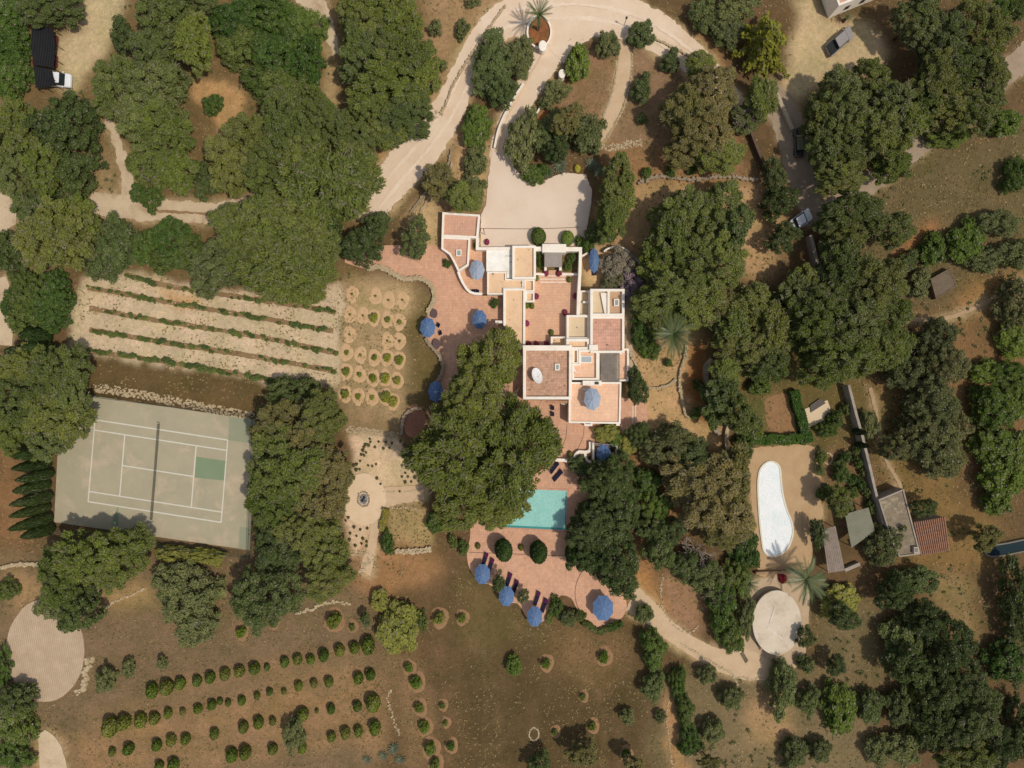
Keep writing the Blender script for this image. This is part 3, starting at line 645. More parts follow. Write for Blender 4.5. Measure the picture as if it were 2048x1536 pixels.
M_PTILE = m_tile("roof_terrace_tile", lin(234,192,158), lin(228,184,150), lin(216,170,138), 0.42, lin(214,166,132), 0.35, 0.5)
M_VENT = m_plain("vent_metal", lin(120,112,104), 0.6)
M_REED = m_stripe("reed_mat", lin(150,140,128), lin(122,112,102), 2.0, 90)
M_SLAT = m_stripe("white_slats", lin(255,250,240,1.0), lin(244,238,228,1.0), 1.5, 0, (0.05, 0.5))
M_GLASS = m_plain("skylight_glass", lin(150,160,156), 0.15, 0.6)
M_DARK = m_plain("dark_opening", (0.015,0.015,0.018), 0.6)
vil = empty('villa', (0,0,0), 'white villa of many flat-roofed blocks with clay tiled roof terraces around a courtyard', 'house')
def block(pts, zp, drop, pw_, roof_mat, name='roof_block', base=0.0):
    """a flat-roofed volume: walls with parapet, roof floor `drop` below the parapet; outline drawn at parapet height"""
    P = poly_w(pts, zp); I = inset(P, pw_)
    wl = MB().ring(P, I, base, zp-drop-0.02, zp).build('wall', M_WHITE, vil, bevel=0.05)
    MB().add([(x,y,zp-drop) for x,y in I], [tuple(range(len(I)))]).build('roof', roof_mat, vil)
    return wl
def R4(x0, y0, x1, y1): return [(x0,y0),(x1,y0),(x1,y1),(x0,y1)]
def skylight(x, y, w, h, z, glass=M_GLASS):
    r = R4(x-w/2, y-h/2, x+w/2, y+h/2); P = poly_w(r, z); I = inset(P, 0.17)
    s = MB().ring(P, I, z-0.34, z-0.1, z).build('skylight', M_WHITE, vil)
    MB().add([(a,b,z-0.06) for a,b in I], [tuple(range(4))]).build('pane', glass, s)
# west: garage and annex
block([(884.5,424),(960,429),(956,476.5),(882.8,473)], 2.0, 0.45, 0.38, M_RTILE2)
block([(882.8,473),(940.5,475.8),(937.5,530.5),(916,544),(911,533),(905,521),(898,509),(889,502.5),(882.4,498)], 1.85, 0.42, 0.36, M_RTILE2)
skylight(917.5, 505.5, 10.5, 13, 1.75)
def lowwall(name, pts, w, z, parent=None, label=None, cat=None, mat=None, base=0.0, group=None, closed=False, step=5.0, sm=True, bev=0.04):
    """a free-standing wall along a line of photograph pixels (at its top)"""
    P = smooth_line(pts, step) if sm else [np.array(p, float) for p in pts]
    P = [Vector(W(p[0], p[1], z)) for p in P]; L, R = [], []
    for i, p in enumerate(P):
        a = (p-P[i-1]) if i else (P[1]-P[0]); c = (P[i+1]-p) if i < len(P)-1 else a
        a.normalize(); c.normalize(); n1 = Vector((-a.y,a.x)); n2 = Vector((-c.y,c.x)); m_ = n1+n2; m_ = m_*2/max(m_.length_squared,0.5)
        L.append(tuple(p+m_*w/2)); R.append(tuple(p-m_*w/2))
    mb = MB(); k = len(L)
    for i in range(k-1):
        mb.add([(*R[i],base),(*R[i+1],base),(*L[i+1],base),(*L[i],base),(*R[i],z),(*R[i+1],z),(*L[i+1],z),(*L[i],z)],
               [(4,5,6,7),(0,1,5,4),(2,3,7,6)]+([(3,0,4,7)] if i == 0 else [])+([(1,2,6,5)] if i == k-2 else []))
    o = mb.build(name, mat or M_WHITE, parent)
    if label: tag(o, label, cat or 'wall', group)
    return o
lowwall('curved_wall', [(916.5,543.5),(920,553),(924,562),(929,571),(934,578.5),(940,584),(949,587),(964,587.5)], 0.42, 1.45, vil)
lowwall('north_wall', [(954.8,476),(954.3,497),(972,497.2),(1024,496.5)], 0.5, 1.9, vil, sm=False)
# white slatted cover and low tan roofs
block(R4(972.5,499.5,1026,543), 1.75, 0.06, 0.12, M_SLAT)
block([(1013.5,543.2),(1025.8,543.2),(1025.8,556),(1013.5,556)], 1.70, 0.06, 0.10, M_SLAT)
block([(974,543.4),(1013,543.4),(1013,557.5),(1047.5,557.5),(1047.5,578),(1008.5,578),(1008.5,589),(974,589)], 1.95, 0.30, 0.28, M_PEACH)
block(R4(1024.4,491,1071.8,558), 2.75, 0.42, 0.42, M_PEACH)
block(R4(1048,558.2,1069,583.5), 2.05, 0.5, 0.3, M_PEACH)
block(R4(1050.5,583.7,1069,604), 2.00, 0.5, 0.3, M_PEACH)
block([(1006.5,576.5),(1051,576.5),(1050.5,696),(1006.5,696)], 2.25, 0.35, 0.42, M_PEACH)
lowwall('wall_stub', [(990.5,643.5),(1007,644)], 0.45, 1.8, vil, sm=False)
# entrance gate, porch and courtyard walls
lowwall('entrance_wall', [(1071.8,497.5),(1164,498.5)], 0.75, 2.1, vil, sm=False)
MB().prism(poly_w([(1084.5,487.5),(1132.5,488),(1132.5,505),(1084.5,504.5)], 2.6), 0, 2.6).build('gate_lintel', M_WHITE, vil, bevel=0.06)
MB().prism(poly_w(R4(1089,505.5,1124,534), 2.3), 2.12, 2.3).build('porch_roof', m_rough("porch_slab", lin(170,158,148), 0.2, lin(150,140,130), 0.6, 3), vil)
for x in (1091.2, 1121): MB().prism(poly_w(R4(x-2.4,533.5,x+2.4,540.5), 1.6), 0, 1.6).build('porch_pier', M_WHITE, vil)
for a, c in ((1071.8,1090),(1124,1158)): lowwall('bed_wall', [(a,548),(c,549)], 0.36, 0.75, vil, sm=False)
for i, y in enumerate((552,558.5,564.5)): MB().prism(poly_w(R4(1080,y-0.8,1132,y+0.8)), 0, 0.235-0.03*i).build('step_edge', M_WHITE, vil)
MB().prism(poly_w(R4(1097,541,1113,550)), 0.0, 0.30).build('step', M_TERR2, vil)
lowwall('east_wall', [(1161.2,502),(1160,547),(1157.5,590),(1156,634)], 0.52, 2.2, vil, sm=False)
block([(1160.5,581),(1180,581),(1180,631.5),(1156.8,631.5)], 2.15, 0.9, 0.24, M_CREAM)
MB().prism(poly_w(R4(1166,602.5,1177,606), 2.1), 1.3, 2.1).build('passage_wall', M_WHITE, vil)
# east wing
block([(1180.5,577.5),(1249.5,577.5),(1249.2,632),(1180.5,632)], 3.6, 0.75, 0.46, M_CREAM)
lowwall('parapet', [(1217.2,581),(1217.2,630)], 0.40, 3.58, vil, sm=False, base=2.7)
MB().prism(poly_w(R4(1219.5,582.5,1246,629), 3.0), 2.86, 2.97).build('roof', m_rough("roof_buff", lin(206,172,140), 0.14, lin(190,154,122), 0.6, 4), vil)
skylight(1233, 605, 10, 14, 3.45)
MB().prism(poly_w([(1201,586),(1214.5,586),(1214.5,628),(1209,628)], 3.2), 2.80, 3.30).build('staircase', M_WHITE, vil)
block(R4(1180.6,632.2,1249,706), 3.3, 0.42, 0.44, M_RTILE)
block(R4(1133,630,1180.2,679), 2.4, 0.8, 0.40, M_CREAM)
block(R4(1101.5,673,1133.5,695), 1.9, 0.9, 0.34, M_PEACH)
# main tower block with the dish
block([(1046,692),(1144,692),(1143.5,799),(1046,799)], 3.7, 0.62, 0.52, M_RBROWN)
lowwall('parapet', [(1046,696),(1144,696)], 0.9, 3.72, vil, sm=False, base=3.0)
skylight(1114.5, 734, 9.5, 13, 3.4)
block(R4(1132.5,677,1180.2,700), 2.9, 0.6, 0.55, M_PEACH)
block([(1144.2,697),(1158,697),(1158,728.5),(1144.2,728.5)], 2.95, 0.6, 0.36, M_PEACH)
block([(1157,699.5),(1196.5,699.5),(1196.5,760),(1144.2,760),(1144.2,727),(1157,727)], 3.1, 0.55, 0.38, M_PTILE)
skylight(1172.5, 718.5, 24, 15, 2.85, m_plain("panel_glass", lin(176,182,180), 0.2))
MB().prism(poly_w(R4(1178.5,689,1196,700), 3.45), 0, 3.45).build('chimney', M_WHITE, vil, bevel=0.05)
block([(1196,705),(1240,705),(1240,697),(1258,697),(1257.5,762.5),(1241,762.5),(1241,768),(1196,768)], 2.5, 0.55, 0.34, M_PTILE)
pg = MB()
for i in range(44):
    y = 706.5+i*1.32; a = W(1201, y, 2.8); c = W(1239.5, y+0.95, 2.8); pg.box(a[0], c[0], c[1], a[1], 2.74+0.01*(i % 3), 2.80+0.01*(i % 3))
pg.build('reed_pergola', m_rough("reed", lin(160,150,138), 0.3, lin(126,118,108), 0.8, 4), vil)
for x in (1202.5, 1220, 1238): MB().prism(poly_w(R4(x-0.6,706,x+0.6,765), 2.72), 2.6, 2.72).build('pergola_beam', m_plain("beam_wood", lin(120,104,88), 0.8), vil)
for x, y in ((1202.5,707),(1238,707),(1202.5,764),(1238,764)): a = W(x, y, 2.6); MB().tube([(*a,1.9),(*a,2.6)], [0.07,0.07], 6).build('pergola_post', m_plain("beam_wood", lin(120,104,88), 0.8), vil)
MB().prism(poly_w(R4(1198.6,724,1202.5,749), 2.45), 2.0, 2.45).build('window', M_DARK, vil)
# south roof terrace
block([(1137.5,764),(1243,764),(1241,848),(1137,846)], 2.9, 0.30, 0.34, M_PTILE)
MB().prism(poly_w(R4(1165.5,761,1203,771), 3.6), 0, 3.6).build('chimney', M_WHITE, vil, bevel=0.05)
MB().prism(poly_w(R4(1190,763.5,1197.5,769), 3.75), 3.6, 3.75).build('chimney_cap', M_DARK, vil)
MB().prism(poly_w(R4(1168.5,843.5,1185,852), 2.3), 0, 2.3).build('bay', M_WHITE, vil, bevel=0.04)
MB().prism(poly_w(R4(1171,845.3,1181.5,848.3), 2.33), 2.2, 2.33).build('bay_opening', M_DARK, vil)
MB().prism(poly_w(R4(1232.5,848,1239.5,851.5), 2.2), 0, 2.2).build('buttress', M_WHITE, vil)
ev = MB()
for i in range(21):
    x = 1094.5+i*2.25; a = W(x, 801, 2.5); c = W(x, 806.5, 2.3)
    ev.tube([(a[0],a[1],2.52),(c[0],c[1],2.36)], [0.085,0.085], 6)
ev.build('tiled_eave', m_rough("eave_clay", lin(206,140,100), 0.3, lin(226,186,150), 1.6, 3), vil)
MB().prism(poly_w(R4(1093,800.5,1142,806.5), 2.35), 2.2, 2.33).build('eave_board', M_WHITE, vil)
# curved outside stair by the terrace wall
st = MB()
for i in range(7):
    a0 = math.pi*0.5+i*0.2; a1 = a0+0.2
    cx, cy = W(1138, 812, 1); r0, r1 = 0.4, 1.5
    st.prism([(cx+r0*math.cos(a0),cy+r0*math.sin(a0)*K),(cx+r1*math.cos(a0),cy+r1*math.sin(a0)*K),(cx+r1*math.cos(a1),cy+r1*math.sin(a1)*K),(cx+r0*math.cos(a1),cy+r0*math.sin(a1)*K)], 0, 0.35+0.24*i)
st.build('outside_stair', m_rough("stair_white", lin(200,186,170), 0.15), vil)
# tiled steps on the east side
for i, x in enumerate((1265.5,1271,1276.5)): 
    o = MB().prism(poly_w(R4(x-0.7,812-i*2,x+0.7,846-i*3)), 0.0, 0.22-0.03*i).build('step_edge', M_WHITE, vil)

# doors and windows in the outer walls
def opening(pa, pb, zp, u, w, z0, z1, name='window'):
    A_, B_ = Vector(W(*pa, zp)), Vector(W(*pb, zp)); d = (B_-A_).normalized(); nn = Vector((d.y, -d.x)); c = A_.lerp(B_, u)
    def slab(hw, za, zb, t0, t1): 
        q = [c-d*hw+nn*t0, c+d*hw+nn*t0, c+d*hw+nn*t1, c-d*hw+nn*t1]; return MB().prism([tuple(p) for p in q], za, zb)
    fr_ = slab(w/2+0.08, z0-0.08, z1+0.08, 0.003, 0.03).build(name, m_plain("frame_wood", lin(128,92,62), 0.6), vil)
    slab(w/2, z0, z1, 0.033, 0.045).build('pane', m_plain("window_glass", (0.03,0.04,0.045), 0.1, 0.6), fr_)
for pa, pb, zp, L in (((1137,846),(1241,848),2.9,((0.14,1.6,0.2,2.2,'door'),(0.72,1.2,0.9,2.0,'window'))),((1046,799),(1137,799),3.7,((0.35,1.5,0.2,2.1,'door'),(0.75,1.0,1.0,2.0,'window'))),
    ((1243,848),(1243,770),2.9,((0.3,1.0,0.9,1.9,'window'),(0.7,1.0,0.9,1.9,'window'))),((1249,704),(1249,634),3.3,((0.3,1.0,1.0,2.1,'window'),(0.7,1.0,1.0,2.1,'window'))),((1006.5,576.5),(1006.5,640),2.25,((0.5,1.2,0.2,1.8,'door'),)),((1046,692),(1046,799),3.7,((0.4,1.0,1.2,2.3,'window'),)),((882.8,473),(884.5,424),2.0,((0.5,0.9,0.8,1.4,'window'),))):
    for u, w, z0_, z1_, nm in L: opening(pa, pb, zp, u, w, z0_, z1_, nm)
# vents, drains and cables on the roofs
for x, y, z, r_, hh in ((1154,655,1.62,0.09,0.15),(986,548,1.68,0.14,0.25),(1062,562,1.6,0.08,0.2),(1043,566,1.68,0.1,0.2),(1137,694,2.35,0.08,0.2),(1109,681,1.05,0.1,0.2),(1036,520,2.36,0.06,0.3),(1058,500,2.36,0.06,0.3),(1215,690,2.92,0.1,0.3),(1192,645,2.92,0.08,0.2),(1235,740,2.0,0.07,0.2),(925,448,1.58,0.07,0.2),(902,560-45,1.47,0.07,0.2),(1130,772,3.12,0.08,0.3),(1060,780,3.12,0.07,0.2),(1028,600,1.94,0.07,0.2),(1020,640,1.94,0.06,0.2)):
    a = W(x, y, z); MB().lathe([(r_,z-0.02),(r_,z+hh),(r_*0.6,z+hh+0.03)], 10, 1, 1, a).build('vent_pipe', M_VENT, vil)
for pts, z in ((((1010,512),(1026,512)),1.72),(((1018,524),(1026,524)),1.72)):
    MB().tube([(*W(x, y, z), z) for x, y in pts], [0.03]*len(pts), 5).build('cable', M_DARK, vil)
a = W(1167, 772, 2.66); MB().box(a[0]-0.1,a[0]+0.8,a[1]-0.9,a[1]-0.4,2.6,3.1).build('cooling_unit', m_plain("unit_grey", lin(210,206,198), 0.5), vil, bevel=0.03)

# vessels and fittings on the roofs stay things of their own
ds = empty('satellite_dish', (*W(1072,753,3.1), 3.08), 'oval white satellite dish tilted on the brown tiled roof', 'satellite dish')
d = MB().lathe([(0.02,0.0),(0.45,0.05),(0.85,0.17),(1.08,0.30),(1.12,0.31),(1.08,0.27),(0.85,0.13),(0.45,0.0)], 28)
Rm = Matrix.Rotation(math.radians(36),3,'Z') @ Matrix.Rotation(math.radians(42),3,'Y')
d.xf(lambda p: (lambda q: (q.x, q.y*K, q.z+0.85))(Rm @ Vector(p))); d.build('reflector', m_plain("dish_paint", lin(232,230,224), 0.4), ds, smooth=True)
MB().tube([(0,0,0),(0,0,0.85)], [0.06,0.05], 8).build('mast', m_plain("steel", lin(130,130,128), 0.4, metal=0.6), ds)
MB().tube([(0.25,-0.2,0.75),(0.75,0.55,1.35)], [0.025,0.025], 6).build('feed_arm', m_plain("steel", lin(130,130,128), 0.4, metal=0.6), ds)
tk = empty('water_cylinder', (*W(1149,741,2.9), 2.56), 'short white cylinder lying on the tan roof beside the brown roof', 'tank')
MB().tube([(-0.35,0.9,0.25),(0.30,-0.5,0.25)], [0.2,0.2], 12).build('barrel', m_plain("tank_paint", lin(236,214,200), 0.4), tk, smooth=True)
MB().box(-0.3,0.3,0.05,0.2,0,0.12).build('cradle', m_plain("tank_steel", lin(120,116,110), 0.6), tk)

# ------------------------------------------------------------------ free-standing white walls
lowwall('terrace_wall', [(1104,919.5),(1125,920.5),(1143,922),(1148,917),(1153,908),(1158,904),(1164,904),(1171,904.5),(1178,903),(1181,897),(1181,884)], 0.55, 1.0, None, 'white wall zigzagging between south terrace and swimming pool terrace', 'wall', step=2.5)
lowwall('planter_wall', [(1170,907),(1171.5,913),(1174,920),(1179,923.5),(1186,924)], 0.42, 0.9, None, 'short curved white planter wall below the zigzag terrace wall', 'wall', step=2.5)
wp = empty('walled_patio', (*W(1211,906), 0), 'small square patio with white walls shading a blue parasol', 'patio')
def rwall(a, c, w, z): 
    o = lowwall('wall', [a, c], w, z, wp, sm=False); o.location = (-W(1211,906)[0], -W(1211,906)[1], 0)
rwall((1186.5,885),(1187,921), 0.35, 1.5); rwall((1187,924),(1212,928), 0.35, 1.4); rwall((1234,882),(1234,916), 0.35, 1.5); rwall((1236,895),(1240,896), 0.3, 1.3)
for y in (887, 889.5): 
    o = MB().tube([(*W(1186,y,1.9),1.9),(*W(1236,y+3,1.9),1.9)], [0.03,0.03], 5).build('wire', m_plain("wire_white", lin(220,216,208), 0.6), wp); o.location = (-W(1211,906)[0], -W(1211,906)[1], 0)
lowwall('driveway_wall', [(1047,166),(1030,192),(1018,212),(1006,236),(996,262),(989,295)], 0.34, 0.7, None, 'thin white wall along the left edge of the driveway', 'wall')
lowwall('driveway_wall', [(1120,157),(1108,172),(1096,190),(1084,208),(1076,222),(1065,240)], 0.28, 0.6, None, 'thin white wall along the right edge of the driveway', 'wall')
lowwall('garden_wall', [(1164,512),(1177,505)], 0.3, 1.2, None, 'short slanting white wall outside the courtyard corner', 'wall', sm=False)
lowwall('garden_wall', [(1208,503),(1216,497),(1235,493),(1250,498),(1265,510),(1280,526),(1300,546)], 0.26, 1.3, None, 'curved white wall around the purple flowering climber', 'wall')
lowwall('lane_wall', [(1548,172),(1562,205),(1574,232),(1585,258)], 0.7, 0.8, None, 'pale concrete wall beside the shaded lane', 'wall', m_rough("wall_concrete", lin(196,176,150), 0.2, None, 0.6, 3), sm=False)
lowwall('bank_wall', [(1498,248),(1510,282),(1522,312),(1535,338)], 0.5, 1.4, None, 'short dark wall left of the shaded lane', 'wall', m_rough("wall_old", lin(112,92,74), 0.3, None, 0.6, 3), sm=False)
M_BW = m_rough("boundary_render", lin(178,166,150), 0.18, lin(150,138,124), 0.5, 3, stain=lin(110,98,84), stain_amt=0.6, stain_scale=0.9)
lowwall('boundary_wall', [(1622,470),(1634,520),(1644,570),(1655,610)], 0.55, 2.0, None, 'upper stretch of grey boundary wall below the white car', 'wall', M_BW, sm=False)
lowwall('boundary_wall', [(1698,770),(1712,825),(1724,868),(1738,925),(1752,985),(1768,1050)], 0.45, 2.2, None, 'long grey boundary wall with brown capping left of the shed', 'wall', M_BW, sm=False)
lowwall('garden_wall', [(1690,1141),(1720,1128)], 0.6, 0.9, None, 'short grey wall running off the wooden pergola roof', 'wall', M_BW, sm=False)
lowwall('tank_wall', [(1512,1147),(1560,1145),(1592,1143)], 0.45, 0.8, None, 'low brown wall between kidney pool gravel and round roof', 'wall', m_rough("wall_brown", lin(168,138,104), 0.2), sm=False)
def pillar(x, y, r, h, label):
    p = empty('gate_pillar', (*W(x, y, h), 0), label, 'pillar')
    MB().lathe([(r*0.9,0),(r*0.9,h-0.25)], 22, 1, K).build('shaft', M_WHITE, p, smooth=False)
    MB().lathe([(r,h-0.25),(r,h-0.06),(r*0.9,h),(r*0.55,h+0.02)], 22, 1, K).build('cap', M_WHITE, p)
pillar(1085.5,91,0.72,1.9,'round white pillar joined to the oval planter ring'); pillar(1124,147,0.60,1.7,'round white gate pillar at the end of the driveway wall')
op = empty('oval_planter', (*W(1078.5,63), 0), 'oval white ring planter with one palm where roads meet', 'planter')
cx, cy = W(1078.5,63,0.6); ex, ey = W(1078.5,63)
ro = [(cx-ex+2.25*math.cos(a*math.pi/24), cy-ey+2.95*math.sin(a*math.pi/24)) for a in range(48)]; ri = inset(ro, 0.30)
MB().ring(ro, ri, 0, 0.1, 0.6).build('ring_wall', M_WHITE, op)
MB().add([(x,y,0.25) for x,y in ri], [tuple(range(48))]).build('soil', m_rough("planter_soil", lin(168,106,64), 0.35, lin(120,84,50), 1.2, 3), op)

# ------------------------------------------------------------------ dry stone walls and rubble
M_STONE = m_rough("field_stone", lin(206,186,152), 0.3, lin(180,158,124), 1.5, 5, bmp=0.5, stain=lin(142,122,94), stain_amt=0.6, stain_scale=2.0)
M_STONE2 = m_rough("grey_stone", lin(178,160,136), 0.3, lin(150,132,110), 1.5, 5, bmp=0.5)
def stones(mb, x, y, r, z0, flatn=0.6):
    k = rng.integers(5, 8); a0 = rng.uniform(0, 6.28); v = []
    rr = r*rng.uniform(0.75, 1.2, k); hh = r*flatn*rng.uniform(0.7, 1.3)
    for j in range(k): a = a0+6.283*j/k; v.append((x+rr[j]*math.cos(a), y+rr[j]*math.sin(a), z0))
    for j in range(k): a = a0+6.283*j/k; v.append((x+0.72*rr[j]*math.cos(a), y+0.72*rr[j]*math.sin(a), z0+hh*rng.uniform(0.8, 1.1)))
    mb.add(v, [tuple(range(k, 2*k))]+[(i,(i+1)%k,k+(i+1)%k,k+i) for i in range(k)])
def stone_wall(name, pts, width, h, label, cat='stone wall', size=0.22, mat=None, kind=None, dens=1.0):
    P = smooth_line(pts, 3.0); P = [Vector(W(p[0], p[1], h)) for p in P]; mb = MB()
    for i in range(len(P)-1):
        d = P[i+1]-P[i]; nn = Vector((-d.y, d.x)).normalized()
        if h > 0.35 and d.length > 0:
            w = width*0.42; z1 = h*0.8
            a, b_, c_, e_ = P[i]-nn*w, P[i+1]-nn*w, P[i+1]+nn*w, P[i]+nn*w
            mb.add([(*a,0),(*b_,0),(*c_,0),(*e_,0),(*a,z1),(*b_,z1),(*c_,z1),(*e_,z1)], [(4,5,6,7),(0,1,5,4),(2,3,7,6),(3,0,4,7),(1,2,6,5)])
        k = max(1, int(d.length*width/(size*size*2.2)*dens+rng.random()))
        for _ in range(k):
            p = P[i]+d*rng.random()+nn*rng.uniform(-0.5, 0.5)*width
            stones(mb, p.x, p.y, size*rng.uniform(0.6, 1.35), max(0.0, h*0.8-0.03) if h > 0.35 else 0.0)
    o = mb.build(name, mat or M_STONE)
    if kind: o["kind"] = kind; tag(o, label)
    else: tag(o, label, cat)
    return o
stone_wall('dry_stone_wall', [(733,537),(745,535),(758,533),(772,538),(788,548),(800,555),(815,558),(835,556),(850,560),(860,568),(866,580),(868,597),(862,612),(854,626)], 0.85, 0.8, 'wavy grey stone wall along the west terrace above saplings', size=0.2)
stone_wall('dry_stone_wall', [(850,676),(858,688),(868,698),(878,712),(885,728),(885,745),(878,758),(872,766)], 0.62, 0.9, 'curved stone wall below the blue parasol on the west terrace', size=0.2, mat=M_STONE2)
stone_wall('dry_stone_wall', [(803,868),(804,848),(809,832),(818,822),(830,817),(843,818)], 0.55, 0.6, 'half ring of stones around the round landing', size=0.2, mat=M_STONE2)
stone_wall('rubble_bank', [(190,775),(260,786),(340,801),(420,817),(508,833)], 1.5, 0.1, 'pale rubble strip along the top of the tennis court', 'rubble', size=0.2, kind='stuff')
stone_wall('rubble_bank', [(692,858),(730,862),(765,868),(796,872)], 1.2, 0.1, 'rubble strip above the cream gravel', size=0.16, kind='stuff')
stone_wall('rubble_bank', [(697,1106),(740,1106)], 0.9, 0.2, 'rubble edge below fire pit', size=0.2, kind='stuff')
stone_wall('dry_stone_wall', [(790,1104),(825,1102),(862,1100)], 0.9, 0.45, 'row of pale boulders below the square dry lawn', size=0.33)
stone_wall('rubble_bank', [(720,1150),(735,1130),(748,1112)], 1.4, 0.1, 'rubble at the foot of gravel path', size=0.26, kind='stuff', dens=0.6)
stone_wall('dry_stone_wall', [(1010,10),(985,45),(960,80),(945,105),(930,128),(915,155),(903,175),(893,205),(882,226)], 0.32, 0.5, 'long low stone wall on the outer edge of the dirt road', size=0.2)
stone_wall('rubble_bank', [(860,222),(872,232),(884,224)], 1.6, 0.1, 'scattered pale stones beside the road', size=0.25, kind='stuff', dens=0.5)
stone_wall('rubble_bank', [(1196,294),(1230,293),(1262,288),(1284,285)], 1.35, 0.12, 'band of pale rubble below the curved garden path', size=0.2, kind='stuff')
stone_wall('dry_stone_wall', [(1276,366),(1300,357),(1330,352),(1365,358),(1410,356),(1450,352),(1495,357),(1515,360)], 0.5, 0.5, 'broken row of stones across the upper garden', size=0.3, mat=M_STONE2)
stone_wall('dry_stone_wall', [(1308,75),(1322,82),(1350,95),(1382,112)], 0.35, 0.5, 'short stone kerb on the inner edge of the road bend', size=0.2)
stone_wall('path_edging', [(1264,105),(1262,150),(1255,190),(1240,230),(1222,262),(1206,285)], 0.2, 0.1, 'right stone edging of the curved garden path', 'edging', size=0.2, dens=2.4)
stone_wall('path_edging', [(1233,120),(1231,155),(1222,195),(1208,230),(1200,250)], 0.2, 0.1, 'left stone edging of the curved garden path', 'edging', size=0.2, dens=2.4)
stone_wall('dry_stone_wall', [(903,300),(897,325),(885,345),(868,365),(850,385),(835,405),(820,425)], 0.35, 0.6, 'dark stone wall on the inner edge of the sandy bend', size=0.2, mat=M_STONE2)
stone_wall('dry_stone_wall', [(840,425),(855,400),(872,378),(890,352),(905,326)], 0.3, 0.4, 'pale stone wall beside the dark one at the sandy bend', size=0.2)
stone_wall('dry_stone_wall', [(1258,700),(1268,720),(1278,745),(1286,765),(1300,775),(1325,774),(1340,768),(1352,758)], 0.4, 0.5, 'crooked stone edge of the bed below the feathery palm', size=0.24)
stone_wall('dry_stone_wall', [(1374,690),(1370,715),(1362,740),(1360,770),(1365,800),(1372,830),(1380,835)], 0.45, 0.6, 'stone edge left of the long planted bed', size=0.24)
lowwall('retaining_wall', [(1424,718),(1413,735),(1415,780),(1422,820),(1430,855),(1440,870)], 0.85, 0.9, None, 'curved stone retaining wall right of the planted bed', 'wall', M_STONE2)
lowwall('retaining_wall', [(1462,842),(1455,860),(1453,880),(1456,900)], 0.6, 0.8, None, 'short curved pale retaining wall above the kidney pool', 'wall', M_STONE)
stone_wall('path_edging', [(1327,1150),(1322,1180),(1325,1212),(1336,1236),(1352,1256),(1378,1266),(1400,1252)], 0.32, 0.3, 'ring of stones around the bare red bed', 'edging', size=0.2)
stone_wall('path_edging', [(1360,1285),(1400,1310),(1440,1334),(1462,1345),(1475,1370)], 0.25, 0.12, 'stone edging under the lower garden path', 'edging', size=0.22, dens=2.4)
stone_wall('rubble_bank', [(1460,1352),(1500,1357),(1540,1356)], 0.5, 0.1, 'stones below the tank yard', size=0.2, kind='stuff')
stone_wall('dry_stone_wall', [(0,1137),(25,1131),(60,1129),(108,1132)], 0.7, 0.5, 'stone wall above the round stone floor at the left edge', size=0.26)
stone_wall('rubble_bank', [(150,1388),(165,1370),(172,1345),(178,1315)], 1.2, 0.1, 'boulders beside the round stone floor', size=0.42, kind='stuff', dens=0.55)
stone_wall('dry_stone_wall', [(205,1220),(230,1203),(262,1190),(290,1178)], 0.3, 0.25, 'short line of stones right of the round stone floor', size=0.22)
stone_wall('dry_stone_wall', [(588,1226),(620,1220),(660,1205),(700,1208)], 0.6, 0.25, 'line of pale stones above the upper orchard row', size=0.3)
stone_wall('rubble_bank', [(782,1380),(776,1400),(790,1450),(800,1470)], 0.5, 0.1, 'loose stones by orchard', size=0.2, kind='stuff', dens=0.5)
stone_wall('dry_stone_wall', [(1338,1400),(1334,1440),(1338,1480),(1345,1536)], 0.25, 0.15, 'thin line of stones running down the lower right', size=0.16)
stone_wall('path_edging', [(765,983),(800,984),(840,978),(858,970)], 0.22, 0.2, 'stone edging above the gravel path', 'edging', size=0.17)
stone_wall('path_edging', [(778,1017),(810,1016),(842,1020)], 0.22, 0.15, 'stone edging above the square dry lawn', 'edging', size=0.17)
stone_wall('rubble_bank', [(745,350),(748,365),(752,385)], 0.8, 0.1, 'stones by road', size=0.25, kind='stuff', dens=0.4)
fp = empty('fire_pit', (*W(727,998), 0), 'ring of stones with ash and charred logs on sandy circle', 'fire pit')
mb = MB()
for j in range(26): a = 6.283*j/26; stones(mb, 1.0*math.cos(a)+rng.normal(0,.05), 1.32*math.sin(a)+rng.normal(0,.06), 0.2, 0.1, 0.9)
mb.build('stone_ring', M_STONE2, fp)
MB().lathe([(0.75,0.10),(0.5,0.16),(0.1,0.2)], 14, 1, K).build('ash', m_rough("ash", lin(190,186,180), 0.4, lin(90,86,84), 1.5, 4), fp)
for i in range(5): 
    a = rng.uniform(0,6.28); MB().tube([(-0.5*math.cos(a),-0.6*math.sin(a),0.22+.03*i),(0.5*math.cos(a),0.6*math.sin(a),0.26+.03*i)], [0.07,0.06], 6).build('charred_log', m_plain("char", (0.02,0.02,0.022), 0.9), fp)
for (x, y, r, lab) in ((1068,1468,0.85,'empty ring of small white stones in the bare meadow'),(1656,917,0.75,'small ring of stones beside the clipped bushes')):
    mb = MB()
    for j in range(26): a = 6.283*j/26; q = W(x, y); stones(mb, q[0]+r*math.cos(a)+rng.normal(0,.03), q[1]+r*K*math.sin(a)+rng.normal(0,.03), 0.19, 0)
    tag(mb.build('stone_ring', M_STONE), lab, 'stone ring')

